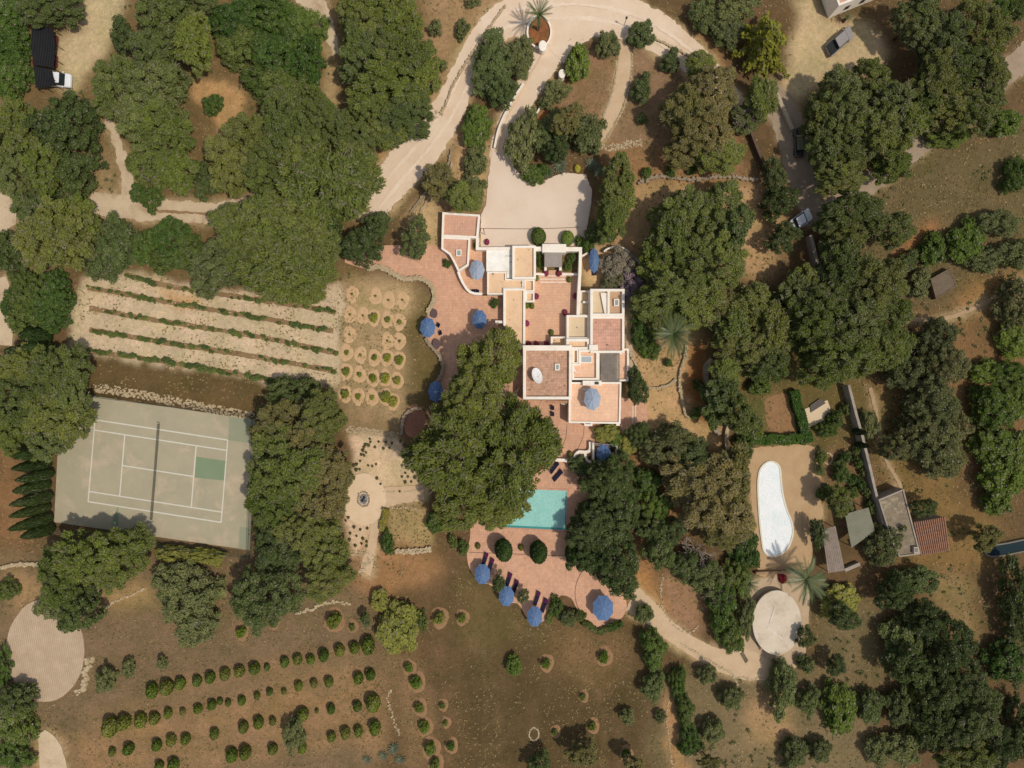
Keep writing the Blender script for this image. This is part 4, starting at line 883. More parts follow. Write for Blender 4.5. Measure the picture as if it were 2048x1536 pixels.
# ------------------------------------------------------------------ parasols, loungers, chairs, pots
M_BLUE = m_rough("parasol_blue", lin(92,118,156), 0.10, lin(82,108,146), 0.9, 5, rough=0.8, bmp=0.1)
M_PALE = m_rough("parasol_pale", lin(160,168,182), 0.08, lin(150,160,176), 0.9, 5, rough=0.8, bmp=0.1)
M_POLE = m_plain("parasol_pole", lin(196,184,166), 0.5); M_DK = m_plain("dark_metal", (0.02,0.02,0.022), 0.5)
def parasol(x, y, rx, ry, label, mat=M_BLUE, z0=0.14, hem=2.0, rot=0.0):
    r = empty('parasol', (*W(x, y, z0+hem), z0), label, 'parasol', 'blue octagonal parasols of the villa')
    ax, ay = rx/S, ry/S; mb = MB(); v = [(0,0,hem+0.62)]; f = []
    for j in range(16):
        a = rot+2*math.pi*j/16; q = 1.0 if j % 2 == 0 else 0.905
        v.append((0.55*q*ax*math.cos(a), 0.55*q*ay*math.sin(a), hem+0.36+(0.0 if j % 2 == 0 else -0.035)))
    for j in range(16):
        a = rot+2*math.pi*j/16; q = 1.0 if j % 2 == 0 else 0.885
        v.append((q*ax*math.cos(a), q*ay*math.sin(a), hem+(0.0 if j % 2 == 0 else 0.02)))
    for j in range(16):
        k = (j+1) % 16; f += [(0,1+j,1+k), (1+j,17+j,17+k,1+k)]
    mb.add(v, f); c = mb.build('canopy', mat, r)
    for j in range(0, 16, 2):
        a = rot+2*math.pi*j/16
        MB().tube([(0.05*math.cos(a),0.05*math.sin(a),hem+0.625),(0.55*ax*math.cos(a),0.55*ay*math.sin(a),hem+0.366),(0.99*ax*math.cos(a),0.99*ay*math.sin(a),hem+0.006)], [0.022,0.02,0.016], 4).build('seam', m_plain("seam_"+mat.name, (0.27,0.34,0.44) if mat is M_BLUE else (0.42,0.47,0.54), 0.8), c)
    MB().tube([(0,0,0),(0,0,hem+0.6)], [0.03,0.03], 8).build('pole', M_POLE, r)
    MB().lathe([(0.06,hem+0.6),(0.05,hem+0.68),(0.015,hem+0.74)], 10).build('finial', M_POLE, r)
    MB().lathe([(0.32,0.0),(0.32,0.06),(0.1,0.1)], 16, 1, K).build('base', m_plain("parasol_base", lin(150,146,140), 0.8), r)
parasol(954,540,15.6,20.5,'pale grey-blue parasol in the walled patio beside the garage', M_PALE, 0.12, 2.0)
parasol(855.5,655,16,21,'blue parasol at the edge of west terrace beside two dark chairs', rot=0.2, z0=0.16)
parasol(959,639,15,20,'blue parasol half hidden under the big pine by the villa', rot=0.39, z0=0.16)
parasol(871.5,783,15.5,22,'blue parasol between the saplings and the big pine', z0=0.16)
parasol(1184.5,798,17,23,'pale blue parasol on the south roof terrace', M_PALE, 2.62, 1.9, 0.2)
parasol(965,1148,16.3,21.5,'blue parasol with two loungers, nearest the meadow edge at left', rot=0.39)
parasol(1013,1192,16,21.5,'light blue parasol with two loungers, middle of the lower three', rot=0.3)
parasol(1069.5,1233,16,21.5,'blue parasol with two loungers, lowest and rightmost of three', rot=0.35)
parasol(1206,1216,21.8,27,'big blue parasol on the round bay under the dark tree', rot=0.39)
parasol(1188,521,10.5,26,'narrow blue parasol beside the purple climber', z0=0.0)
parasol(1207,907,15,19,'blue parasol inside the small white-walled patio', z0=0.18, hem=1.9, rot=0.2)
parasol(946,998,12,16,'blue parasol glimpsed through the big pine crown', z0=0.14, hem=2.0)
parasol(905,1048,12,10,'blue parasol at the lower edge of the big pine', z0=0.14, hem=2.0)

def T_(ang):
    c, s = math.cos(math.radians(ang)), math.sin(math.radians(ang))
    return lambda p: (p[0]*c-p[1]*s, (p[0]*s+p[1]*c)*K, p[2])
M_NAVY = m_rough("cushion_navy", lin(38,34,62), 0.2, lin(30,28,50), 2, 6, bmp=0.1); M_PURP = m_rough("towel_purple", lin(96,34,84), 0.25, lin(70,26,64), 3, 6, bmp=0.1)
M_WOOD = m_plain("lounger_wood", lin(120,86,58), 0.6)
def lounger(x, y, ang, label, z0=0.14, towel=True):
    r = empty('sun_lounger', (*W(x, y, z0+0.35), z0), label, 'sun lounger', 'dark sun loungers around the pool'); t = T_(ang)
    MB().box(-1.0,1.0,-0.33,0.33,0.26,0.31).xf(t).build('frame', M_WOOD, r)
    for a in (-0.85,0.85):
        for c in (-0.28,0.28): MB().box(a-0.03,a+0.03,c-0.03,c+0.03,0,0.26).xf(t).build('leg', M_WOOD, r)
    MB().box(-0.98,0.34,-0.30,0.30,0.315,0.40).xf(t).build('mattress', M_NAVY, r, bevel=0.03)
    MB().add([(0.36,-0.30,0.33),(0.36,0.30,0.33),(0.36,0.30,0.42),(0.36,-0.30,0.42),(1.0,-0.30,0.58),(1.0,0.30,0.58),(1.0,0.30,0.67),(1.0,-0.30,0.67)],
             [(0,1,2,3),(4,7,6,5),(3,2,6,7),(0,4,5,1),(0,3,7,4),(1,5,6,2)]).xf(t).build('backrest', M_PURP if towel else M_NAVY, r, bevel=0.02)
for i, (x, y, w) in enumerate(((969.5,1120,'left of the top pair'),(981.5,1131,'right of the top pair'),(1017.5,1160,'left of the middle pair'),(1030.5,1174,'right of the middle pair'),(1074,1197,'left of the lowest pair'),(1088.5,1211,'right of the lowest pair'))):
    lounger(x, y, 66, f'dark lounger with purple back below the pool, {w}')
lounger(1108.5,935,45,'navy lounger partly under the big pine by the white wall', towel=False)
lounger(1115.5,951,40,'navy lounger in the open above the turquoise pool', towel=False)
lounger(1187,536,100,'dark lounger below the narrow blue parasol', 0.0, False)
def chair(x, y, ang, label, z0=0.16, sc_=1.0):
    r = empty('terrace_chair', (*W(x, y, z0+0.4), z0), label, 'chair', 'dark terrace chairs'); t = T_(ang)
    MB().box(-0.27,0.27,-0.27,0.27,0.38,0.45).xf(t).build('seat', M_NAVY, r, bevel=0.02)
    MB().box(0.24,0.30,-0.27,0.27,0.45,0.85).xf(t).build('backrest', M_NAVY, r, bevel=0.02)
    for a in (-0.23,0.23):
        for c in (-0.23,0.23): MB().box(a-0.02,a+0.02,c-0.02,c+0.02,0,0.38).xf(t).build('leg', M_DK, r)
    for c in (-0.29,0.27): MB().box(-0.25,0.27,c,c+0.03,0.6,0.64).xf(t).build('armrest', M_DK, r)
chair(876.5,650,-30,'upper dark chair right of the west terrace parasol'); chair(880.5,666,20,'lower dark chair right of the west terrace parasol')
chair(1105,816,90,'uppermost of three dark chairs between pine and villa', 0.18); chair(1105,828.5,90,'middle of three dark chairs between pine and villa', 0.18); chair(1100.5,841,50,'turned dark chair, lowest of three between pine and villa', 0.18)
chair(1180,813,60,'dark chair under the roof terrace parasol', 2.62); chair(947,588-4,90,'left dark chair against the curved patio wall', 0.12); chair(955,584,90,'right dark chair against the curved patio wall', 0.12)
M_POT = m_rough("pot_clay", lin(176,112,82), 0.2); M_MAG = None
# small round tables
def rtable(x, y, rx, label, z0, mat):
    r = empty('round_table', (*W(x, y, z0+0.7), z0), label, 'table')
    MB().lathe([(rx,0.68),(rx,0.73),(0.02,0.735)], 20, 1, K).build('table_top', mat, r); MB().tube([(0,0,0),(0,0,0.68)], [0.05,0.05], 8).build('pedestal', M_DK, r)
    MB().lathe([(0.3,0),(0.3,0.04),(0.05,0.06)], 14, 1, K).build('foot', M_DK, r)
rtable(868,627,0.62,'dark round table above the west terrace parasol',0.16,m_rough("table_slate", lin(104,86,84),0.2)); rtable(873,688,0.68,'dark round table below the west terrace parasol',0.16,m_rough("table_slate", lin(104,86,84),0.2))

# ------------------------------------------------------------------ vehicles
def rr(x0, x1, w, r, k=4):
    out = []
    for cx_, cy_, a0 in ((x1-r,w-r,0),(x0+r,w-r,90),(x0+r,-w+r,180),(x1-r,-w+r,270)):
        for i in range(k+1): a = math.radians(a0+90*i/k); out.append((cx_+r*math.cos(a), cy_+r*math.sin(a)))
    return out
def loft(mb, secs, cap0=True):
    n = len(secs[0][0]); V = [(x,y,z) for P, z in secs for x, y in P]
    F = [(i*n+j, i*n+(j+1)%n, (i+1)*n+(j+1)%n, (i+1)*n+j) for i in range(len(secs)-1) for j in range(n)]+[tuple(range((len(secs)-1)*n, len(secs)*n))]
    return mb.add(V, F)
def car(name, x, y, ang, L, Wd, Ht, paint, label, cat, cab=(0.26,0.86), deck=0.9, roofp=None, pickup=False):
    r = empty(name, (*W(x, y, 0.7), 0.03), label, cat); t = T_(ang); h = Wd/2; a, b_ = -L/2, L/2
    loft(MB(), [(rr(a+0.1,b_-0.1,h-0.08,0.25),0.28),(rr(a,b_,h,0.32),0.5),(rr(a,b_,h,0.34),0.72),(rr(a+0.06,b_-0.06,h-0.05,0.32),deck-0.06),(rr(a+0.16,b_-0.2,h-0.14,0.3),deck)]).xf(t).build('body', paint, r)
    c0, c1 = b_-L*cab[1], b_-L*cab[0]
    g = loft(MB(), [(rr(c0,c1,h-0.10,0.15),deck-0.02),(rr(c0+(0.06 if pickup else 0.28),c1-0.5,h-0.24,0.15),Ht-0.05)]).xf(t).build('windows', m_plain("car_glass", (0.02,0.026,0.03), 0.08, 0.8), r)
    loft(MB(), [(rr(c0+(0.08 if pickup else 0.30),c1-0.52,h-0.23,0.16),Ht-0.055),(rr(c0+(0.1 if pickup else 0.34),c1-0.56,h-0.27,0.16),Ht)]).xf(t).build('roof', roofp or paint, r)
    if pickup:
        loft(MB(), [(rr(a+0.08,c0-0.05,h-0.12,0.08),deck-0.02),(rr(a+0.08,c0-0.05,h-0.12,0.08),deck+0.05)]).xf(t).build('bed_cover', m_stripe("bed_cover", (0.016,0.02,0.019), (0.03,0.034,0.032), 1.2), r)
    for wx_ in (a+L*0.19, b_-L*0.19):
        for s in (-1, 1):
            w = MB().tube([(wx_, s*(h-0.20), 0.31),(wx_, s*(h+0.01), 0.31)], [0.32,0.32], 14).xf(t).build('wheel', m_plain("tyre", (0.015,0.015,0.015), 0.8), r)
            MB().tube([(wx_, s*(h+0.005), 0.31),(wx_, s*(h+0.02), 0.31)], [0.19,0.17], 10).xf(t).build('rim', m_plain("rim_alloy", lin(170,170,170), 0.3, metal=0.8), w)
    for s in (-1, 1):
        MB().box(b_-0.28,b_-0.05,s*(h-0.33)-0.16,s*(h-0.33)+0.16,0.60,0.74).xf(t).build('headlight', m_plain("lamp_glass", lin(220,222,224), 0.1), r)
        MB().box(a+0.0,a+0.10,s*(h-0.26)-0.12,s*(h-0.26)+0.12,0.62,0.78).xf(t).build('tail_light', m_plain("tail_red", (0.35,0.01,0.01), 0.3), r)
        MB().box(c1-0.42,c1-0.26,s*(h+0.06)-0.09,s*(h+0.06)+0.09,deck-0.02,deck+0.12).xf(t).build('mirror', paint, r)
    return r
P_GREY = m_plain("paint_grey", lin(150,142,138), 0.35, 0.5, coat=0.3); P_WHITE = m_plain("paint_white", lin(236,236,236), 0.3, 0.5, coat=0.3)
P_DARK = m_plain("paint_dark", lin(70,64,58), 0.25, 0.6, coat=0.6); P_RED = m_plain("paint_red", lin(90,28,32), 0.3, 0.5, coat=0.4)
car('pickup_truck', 1679,83, 33, 5.1, 1.9, 1.7, P_GREY, 'grey double-cab pickup truck with a black bed cover in the dirt yard', 'pickup', (0.20,0.72), 0.95, None, True)
car('parked_car', 1598,285, 92, 4.0, 1.7, 1.45, P_DARK, 'dark car parked in the shade of the narrow lane', 'car', roofp=m_plain("car_roof", lin(120,124,96), 0.12, 0.9, coat=0.8))
car('parked_car', 1602,440, 28, 3.9, 1.75, 1.6, P_WHITE, 'small white car half under the dark trees on the lane', 'car')
car('off_road_car', 118,160, -4, 4.5, 1.85, 1.85, P_WHITE, 'white off-road car with its rear under a black shade net', 'car', (0.22,0.95), 1.0)
car('parked_car', 91,80, -8, 4.3, 1.75, 1.4, P_RED, 'dark red car under the upper black shade net, upper of two', 'car')
car('parked_car', 90,120, -4, 4.3, 1.75, 1.4, P_RED, 'dark red car under the upper black shade net, lower of two', 'car')
M_NET = m_stripe("shade_cloth", (0.010,0.010,0.011), (0.020,0.020,0.022), 0.7, 5, (0.2, 0.9))
def net_roof(pts, z, label, mat=M_NET, name='shade_net', cat='shade net', sag=0.18):
    c = (sum(p[0] for p in pts)/len(pts), sum(p[1] for p in pts)/len(pts)); o = W(*c, z)
    r = empty(name, (*o, 0), label, cat); P = [(a-o[0], b_-o[1]) for a, b_ in poly_w(pts, z)]; n_ = len(P); k = 6
    V = [(0,0,z-sag)]; F = []
    for i in range(1, k+1):
        for j in range(n_*4):
            a, b_ = P[j//4], P[(j//4+1) % n_]; q = (j % 4)/4; ex_ = (a[0]+(b_[0]-a[0])*q)*(1-0.05*math.sin(math.pi*q)), (a[1]+(b_[1]-a[1])*q)*(1-0.05*math.sin(math.pi*q))
            tt = i/k; V.append((ex_[0]*tt, ex_[1]*tt, z-sag*(1-tt*tt)+rng.normal(0,0.02)))
    m_ = n_*4
    for j in range(m_): F.append((0, 1+j, 1+(j+1) % m_))
    for i in range(k-1):
        for j in range(m_): F.append((1+i*m_+j, 1+(i+1)*m_+j, 1+(i+1)*m_+(j+1) % m_, 1+i*m_+(j+1) % m_))
    MB().add(V, F).build('canopy', mat, r)
    for p in P: q = MB().tube([(0,0,0),(0,0,z)], [0.05,0.04], 6).build('post', M_DK, r); q.location = (p[0]*0.97, p[1]*0.97, 0)
net_roof([(62,54),(85,52),(107,57),(112,88),(110,118),(108,137),(66,131),(61,95)], 2.4, 'upper black shade net spread over two dark red cars')
net_roof([(66,131),(104,138),(109,160),(112,171),(90,175),(71,176)], 2.35, 'lower black shade net over the rear of a white car')

# ------------------------------------------------------------------ outbuildings on the right
def thing_at(name, x, y, label, cat): 
    o = W(x, y); return empty(name, (*o, 0), label, cat), o
def loc_poly(pts, z, o): return [(a-o[0], b_-o[1]) for a, b_ in poly_w(pts, z)]
sh, o = thing_at('flat_roof_shed', 1797,1045, 'long shed with a weathered grey-brown flat roof', 'shed')
P = loc_poly([(1757,999),(1807,978),(1841,1108),(1798,1114),(1782,1080)], 2.9, o); I = inset(P, 0.22)
MB().ring(P, I, 0, 2.7, 2.95).build('wall', M_BW, sh); MB().add([(x,y,2.75) for x,y in I], [tuple(range(len(I)))]).build('roof', m_rough("roof_lichen", lin(150,134,112), 0.3, lin(122,108,90), 0.7, 3, stain=lin(182,168,142), stain_amt=0.7, stain_scale=0.9), sh)
q = [(a-o[0], b_-o[1]) for a, b_ in poly_w(R4(1828,1094,1838,1107), 3.4)]; MB().prism(q, 2.6, 3.4).build('chimney', m_rough("chimney_render", lin(190,176,156), 0.2), sh)
q = [(a-o[0], b_-o[1]) for a, b_ in poly_w(R4(1830,1097,1836,1104), 3.45)]; MB().prism(q, 3.4, 3.44).build('flue', M_DK, sh)
ts, o = thing_at('tiled_shed', 1862,1072, 'small shed with a red barrel-tile roof against the flat-roofed shed', 'shed')
tl, trr, brr, bll = [Vector((*[u-v for u, v in zip(W(*p, z), o)], z)) for p, z in (((1826,1044),2.7),((1890,1033),2.6),((1899,1100),2.1),((1841,1111),2.2))]
tb = MB(); ub = MB()
for i in range(15):
    u = (i+0.5)/15; a, b_ = tl.lerp(trr, u), bll.lerp(brr, u); k = 9
    for j in range(k):
        p_, q_ = a.lerp(b_, j/k), a.lerp(b_, (j+1.05)/k); up = Vector((0,0,0.05+0.03*rng.random()))
        (tb if True else ub).tube([p_+up+Vector((0,0,0.04)), q_+up], [0.12,0.145], 7)
tb.build('roof_tiles', m_rough("barrel_tile", lin(158,108,84), 0.4, lin(186,144,118), 1.8, 2.5, stain=lin(110,70,52), stain_amt=0.6, stain_scale=1.8), ts)
MB().add([tuple(tl),tuple(bll),tuple(brr),tuple(trr)], [(0,1,2,3)]).build('roof_boards', m_plain("roof_boards", lin(84,54,44), 0.9), ts)  # boards coloured dark to paint the shade in gaps between tile rows
e_ = [(p.x*0.96, p.y*0.96) for p in (bll, brr, trr, tl)]; MB().prism(e_, 0, 2.0).build('wall', M_BW, ts)
def canopy(name, pts, z, label, mat, cat, boards=0):
    c = (sum(p[0] for p in pts)/4, sum(p[1] for p in pts)/4); r, o = thing_at(name, c[0], c[1], label, cat); P = loc_poly(pts, z, o)
    if boards:
        a, b_, c_, d_ = [Vector(p) for p in P]; mb = MB()
        for i in range(boards):
            u0, u1 = (i+0.05)/boards, (i+0.93)/boards; zz_ = z+0.02*rng.random(); e = 0.02*rng.random()
            q = [a.lerp(b_, u0), a.lerp(b_, u1), d_.lerp(c_, u1), d_.lerp(c_, u0)]; mb.prism([tuple(p) for p in q], zz_-0.05, zz_)
        mb.build('roof_boards', mat, r)
    else: MB().prism(P, z-0.06, z).build('roof_sheet', mat, r)
    for p in P: q = MB().box(-0.06,0.06,-0.06,0.06,0,z-0.07).build('post', m_plain("beam_wood", lin(120,104,88), 0.8), r); q.location = (p[0]*0.94, p[1]*0.94, 0)
    for i, j in ((0,1),(2,3)): MB().tube([(P[i][0]*.94,P[i][1]*.94,z-0.13),(P[j][0]*.94,P[j][1]*.94,z-0.13)], [0.06,0.06], 6).build('beam', m_plain("beam_wood", lin(120,104,88), 0.8), r)
canopy('carport', [(1690,1028),(1737,1015),(1750,1062),(1703,1096)], 2.6, 'greenish grey corrugated canopy left of the flat-roofed shed', m_stripe("corrugated", lin(138,136,116), lin(120,120,102), 1.4, 18), 'canopy')
canopy('wooden_pergola', [(1644,1059),(1671,1052),(1690,1141),(1656,1146)], 2.5, 'weathered grey plank roof right of the kidney pool', m_rough("old_plank", lin(156,140,128), 0.25, lin(134,118,106), 0.9, 3), 'pergola', 9)
hb, o = thing_at('stone_hut', 1888,568, 'square grey roof of a small hut below the round fig trees', 'hut')
P = loc_poly([(1861,558),(1900,536),(1914,572),(1872,598)], 1.2, o); I = inset(P, 0.2)
MB().ring(P, I, 0, 1.0, 1.2).build('wall', m_rough("hut_stone", lin(126,108,88), 0.35, lin(104,90,72), 1.2, 3), hb); MB().add([(x,y,1.14) for x,y in I], [tuple(range(4))]).build('roof', m_rough("roof_grey", lin(128,110,90), 0.35, lin(108,94,76), 0.8, 3), hb)
wh, o = thing_at('white_house', 1690,-10, 'white house with a clay roof cut by the top edge', 'house')
P = ccw([(a-o[0], b_-o[1]) for a, b_ in [W(*p) for p in ((1656,37),(1752,-2),(1735,-70),(1632,-30))]]); I = inset(P, 0.35)
MB().ring(P, I, 0, 3.8, 4.1).build('wall', M_WHITE, wh); MB().add([(x,y,3.9) for x,y in I], [tuple(range(4))]).build('roof', M_RTILE2, wh)
for u in (0.3,0.62): 
    a, b_ = Vector(P[3]), Vector(P[0]); 
    e0, e1 = Vector((W(1656,37)[0]-o[0], W(1656,37)[1]-o[1])), Vector((W(1752,-2)[0]-o[0], W(1752,-2)[1]-o[1])); c_ = e0.lerp(e1, u); d_ = (e1-e0).normalized()
    MB().add([(*(c_-d_*0.5+Vector((d_.y,-d_.x))*0.03),1.0),(*(c_+d_*0.5+Vector((d_.y,-d_.x))*0.03),1.0),(*(c_+d_*0.5+Vector((d_.y,-d_.x))*0.03),2.3),(*(c_-d_*0.5+Vector((d_.y,-d_.x))*0.03),2.3)], [(0,1,2,3)]).build('window', M_DARK, wh)
ci, o = thing_at('cistern', 1548,1240, 'round cistern with a pale concrete lid and white pipes', 'cistern')
cx, cy = W(1554,1245.6,1.5); cx -= o[0]; cy -= o[1]; rx, ry = 48/S, 63.5/S
MB().lathe([(1,0),(1,1.30),(0.97,1.35)], 48, rx*0.97, ry*0.97, (cx,cy)).build('drum', m_rough("drum_render", lin(170,156,140), 0.2), ci)
MB().lathe([(1,1.33),(1.005,1.41),(0.99,1.45),(0.5,1.52),(0.05,1.56)], 64, rx, ry, (cx,cy)).build('lid', m_rough("lid_concrete", lin(218,202,180), 0.10, lin(204,186,164), 0.35, 3, stain=lin(164,148,126), stain_amt=0.6, stain_scale=0.5), ci)
for p, q, r_ in (((1549,1213),(1538.5,1249),0.05),((1534.5,1255.5),(1565,1278),0.08)):
    a, b_ = W(*p,1.6), W(*q,1.6); MB().tube([(a[0]-o[0],a[1]-o[1],1.57),(b_[0]-o[0],b_[1]-o[1],1.57)], [r_,r_], 8).build('pipe', m_plain("pipe_white", lin(232,226,214), 0.5), ci)
for x, y, w, h, lab in ((1517,1290,5,10,'grey hatch plate beside the cistern'),(1488,1314,6,13,'brown floor grate at the path end beside the cistern')):
    a = W(x, y); t = T_(-52); s_ = MB().box(-h/S*0.7,h/S*0.7,-w/S*0.6,w/S*0.6,0.06,0.12).xf(t).build('floor_grate', m_rough("grate_"+str(x), lin(128,112,90), 0.3), None); s_.location = (*a, 0); tag(s_, lab, 'grate')
tw, o = thing_at('water_trough', 2006,1096, 'dark water trough with a pale rim at the right edge', 'trough')
P = ccw([(a-o[0], b_-o[1]) for a, b_ in [W(*p) for p in smooth_poly([(1964,1100),(1978,1090),(2010,1084),(2060,1076),(2062,1096),(2020,1108),(1978,1113)], 5)]]); I = inset(P, 0.25)
MB().ring(P, I, 0, 0.1, 0.5).build('rim', m_rough("trough_rim", lin(132,124,112), 0.2), tw); MB().add([(x,y,0.35) for x,y in I], [tuple(range(len(I)))]).build('water', m_plain("shade_toned_water", lin(30,48,54), 0.6, 0.05), tw)  # shade lying over the trough is put into the dark water colour
wt, o = thing_at('tiled_patio', 1638,835, 'pale tiled patio with a grey board beside the small lawn', 'patio')
P = ccw([(a-o[0], b_-o[1]) for a, b_ in [W(*p) for p in ((1609,818),(1654,800),(1666,833),(1645,842),(1636,846),(1618,854))]]); MB().prism(P, -0.02, 0.14).build('slab', m_rough("slab_pale", lin(218,194,160), 0.08, None, 0.6, 4), wt)
P = ccw([(a-o[0], b_-o[1]) for a, b_ in [W(*p, 0.3) for p in ((1620,811),(1640,797),(1652,806),(1622,825))]]); MB().prism(P, 0.14, 0.3).build('board', m_rough("board_grey", lin(104,96,88), 0.2), wt)
lp = empty('lamp_post', (*W(1248,52), 0), 'thin dark post standing where the garden path meets the road', 'post')
MB().tube([(0,0,0),(0,0,2.6)], [0.06,0.05], 8).build('pole', M_DK, lp); MB().lathe([(0.05,2.5),(0.2,2.6),(0.2,2.9),(0.04,3.0)], 10).build('lantern', M_DK, lp)
tb_ = empty('tripod_stand', (*W(969,466), 0), 'thin dark metal stand leaning on the gravel beside the garage', 'stand')
MB().tube([(-0.2,0.9,0.05),(0.15,-0.5,0.9)], [0.035,0.035], 6).build('leg', M_DK, tb_); MB().tube([(-0.8,0.2,0.05),(0.15,-0.5,0.9)], [0.03,0.03], 6).build('leg', M_DK, tb_)
for i, (x, y, lab) in enumerate(((1036,412,''),)): pass
pole = empty('pipe', (*W(12,1362), 0), 'thin white pipe crossing the left edge below the stone floor', 'pipe')
MB().tube([(-1.4,-1.1,0.12),(1.0,0.75,0.12)], [0.05,0.05], 6).build('tube', m_plain("pipe_white", lin(232,226,214), 0.5), pole)
wm = empty('white_post', (*W(1134,1231), 0), 'small white post lamp beside the pool terrace shrubs', 'post')
MB().tube([(0,0,0),(0,0,0.7)], [0.1,0.1], 8).build('shaft', M_WHITE, wm); MB().lathe([(0.16,0.7),(0.16,0.85),(0.04,0.9)], 10).build('cap', M_WHITE, wm)

# ------------------------------------------------------------------ plants
M_LEAF = m_leaf(); M_BARK = m_rough("bark", lin(112,94,78), 0.35, lin(88,72,58), 2, 6, bmp=0.6); M_BARKG = m_rough("bark_grey", lin(186,170,156), 0.25, lin(160,146,132), 2, 6, bmp=0.4)
def leaf_quads(P, N, size, aspect, r, T=None, tone=None):
    """small leaf-tuft faces at P facing N; T pulls their long side, tone lightens or darkens whole puffs"""
    n = len(P); N = N/np.maximum(np.linalg.norm(N, axis=1, keepdims=True), 1e-6)
    t = r.normal(0, 1, (n, 3)) if T is None else T+r.normal(0, 0.45, (n, 3)); t -= (t*N).sum(1, keepdims=True)*N; t /= np.maximum(np.linalg.norm(t, axis=1, keepdims=True), 1e-6)
    b_ = np.cross(N, t); s = (size*r.uniform(0.6, 1.45, n))[:, None]; a = aspect
    v = np.stack([P-t*s*a-b_*s*0.25, P-b_*s*0.75+t*s*0.1, P+t*s*a+b_*s*0.1, P+b_*s*0.7-t*s*0.15], 1)
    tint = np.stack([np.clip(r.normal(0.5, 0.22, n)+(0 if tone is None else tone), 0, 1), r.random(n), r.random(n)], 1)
    return v.reshape(-1, 3), np.repeat(tint, 4, 0)
def crown_mesh(name, seed, nl, lr, per, leaf, aspect=1.1, rag=0.14, dome=1.0, fill=0.2, jit=0.7, low=-0.45, open_=0.0, needle=False):
    """unit crown: puffs of leaf tufts spread over a dome, gaps between the puffs"""
    r = np.random.default_rng(seed); ph = r.uniform(0, 6.28, 4); C_ = []
    tries = 0; md = 1.55*lr*(1+open_)
    while len(C_) < nl and tries < 6000:
        tries += 1
        a = r.uniform(0, 6.283); q = math.sqrt(r.random()); lim = 1-lr*0.75+rag*(0.55*math.sin(2*a+ph[0])+0.45*math.sin(3*a+ph[1])+0.4*math.sin(5*a+ph[2]))
        x, y = q*lim*math.cos(a), q*lim*math.sin(a)
        z = dome*math.sqrt(max(0.0, 1-q*q*0.96))*(1-lr*0.4)+r.normal(0, 0.12)
        if r.random() < 0.22: z -= r.uniform(0.15, 0.5)
        if q > 0.8 and r.random() < 0.6: z = r.uniform(low, 0.25)
        if all((x-c[0])**2+(y-c[1])**2+0.6*(z-c[2])**2 > (md*r.uniform(0.72, 1.0))**2 for c in C_): C_.append((x, y, z))
    C_ = np.array(C_); P, N, T, TN = [], [], [], []
    for c in C_:
        R_ = lr*r.uniform(0.7, 1.3); k = int(per*(R_/lr)**2)
        d = r.normal(0, 1, (k, 3)); d[:, 2] = np.where(d[:, 2] < -0.3, -d[:, 2]*0.6, d[:, 2]); d /= np.linalg.norm(d, axis=1, keepdims=True)
        rad = R_*r.uniform(0.45, 1.12, k)[:, None]; sub = np.array([1, 1, 0.85])
        P.append(c+d*rad*sub); N.append((r.normal(0, 1, (k, 3))+np.array([0, 0, 0.7])+d*0.4) if needle else (d+r.normal(0, jit, (k, 3))*0.7+np.array([0, 0, 0.35])))
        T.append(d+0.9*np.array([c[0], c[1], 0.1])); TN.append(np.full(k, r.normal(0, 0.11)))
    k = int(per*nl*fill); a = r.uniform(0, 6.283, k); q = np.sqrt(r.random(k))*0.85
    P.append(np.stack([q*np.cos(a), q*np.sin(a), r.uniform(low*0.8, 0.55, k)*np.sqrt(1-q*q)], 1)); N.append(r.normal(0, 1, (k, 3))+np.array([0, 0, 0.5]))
    T.append(r.normal(0, 1, (k, 3))); TN.append(np.full(k, -0.15))  # inner leaves get a darker tint: crown-interior shade put into their colour
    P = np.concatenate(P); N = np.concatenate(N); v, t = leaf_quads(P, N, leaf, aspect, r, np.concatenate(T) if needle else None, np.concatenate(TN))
    if needle:   # bare grey twigs showing between the puffs
        k = nl*4; c = C_[r.integers(0, len(C_), k)]; p0 = c+r.normal(0, lr*0.45, (k, 3))+np.array([0, 0, lr*0.75]); d = c*np.array([1, 1, 0.2])+r.normal(0, 0.45, (k, 3)); d /= np.linalg.norm(d, axis=1, keepdims=True)
        p1_ = p0+d*r.uniform(0.06, 0.17, k)[:, None]; s_ = np.cross(d, np.array([0, 0, 1.0])); s_ /= np.maximum(np.linalg.norm(s_, axis=1, keepdims=True), 1e-6); s_ *= 0.0065*(1.5 if nl < 50 else 1)
        v = np.concatenate([v, np.stack([p0-s_, p0+s_, p1_+s_*0.4, p1_-s_*0.4], 1).reshape(-1, 3)]); tt = np.zeros((4*k, 3)); tt[:, 0] = 0.9; tt[:, 1] = 1.0; t = np.concatenate([t, tt])
    f = np.arange(len(v)).reshape(-1, 4); o = np_mesh(name, v, f, M_LEAF, ("tint", 'POINT', t)); return o
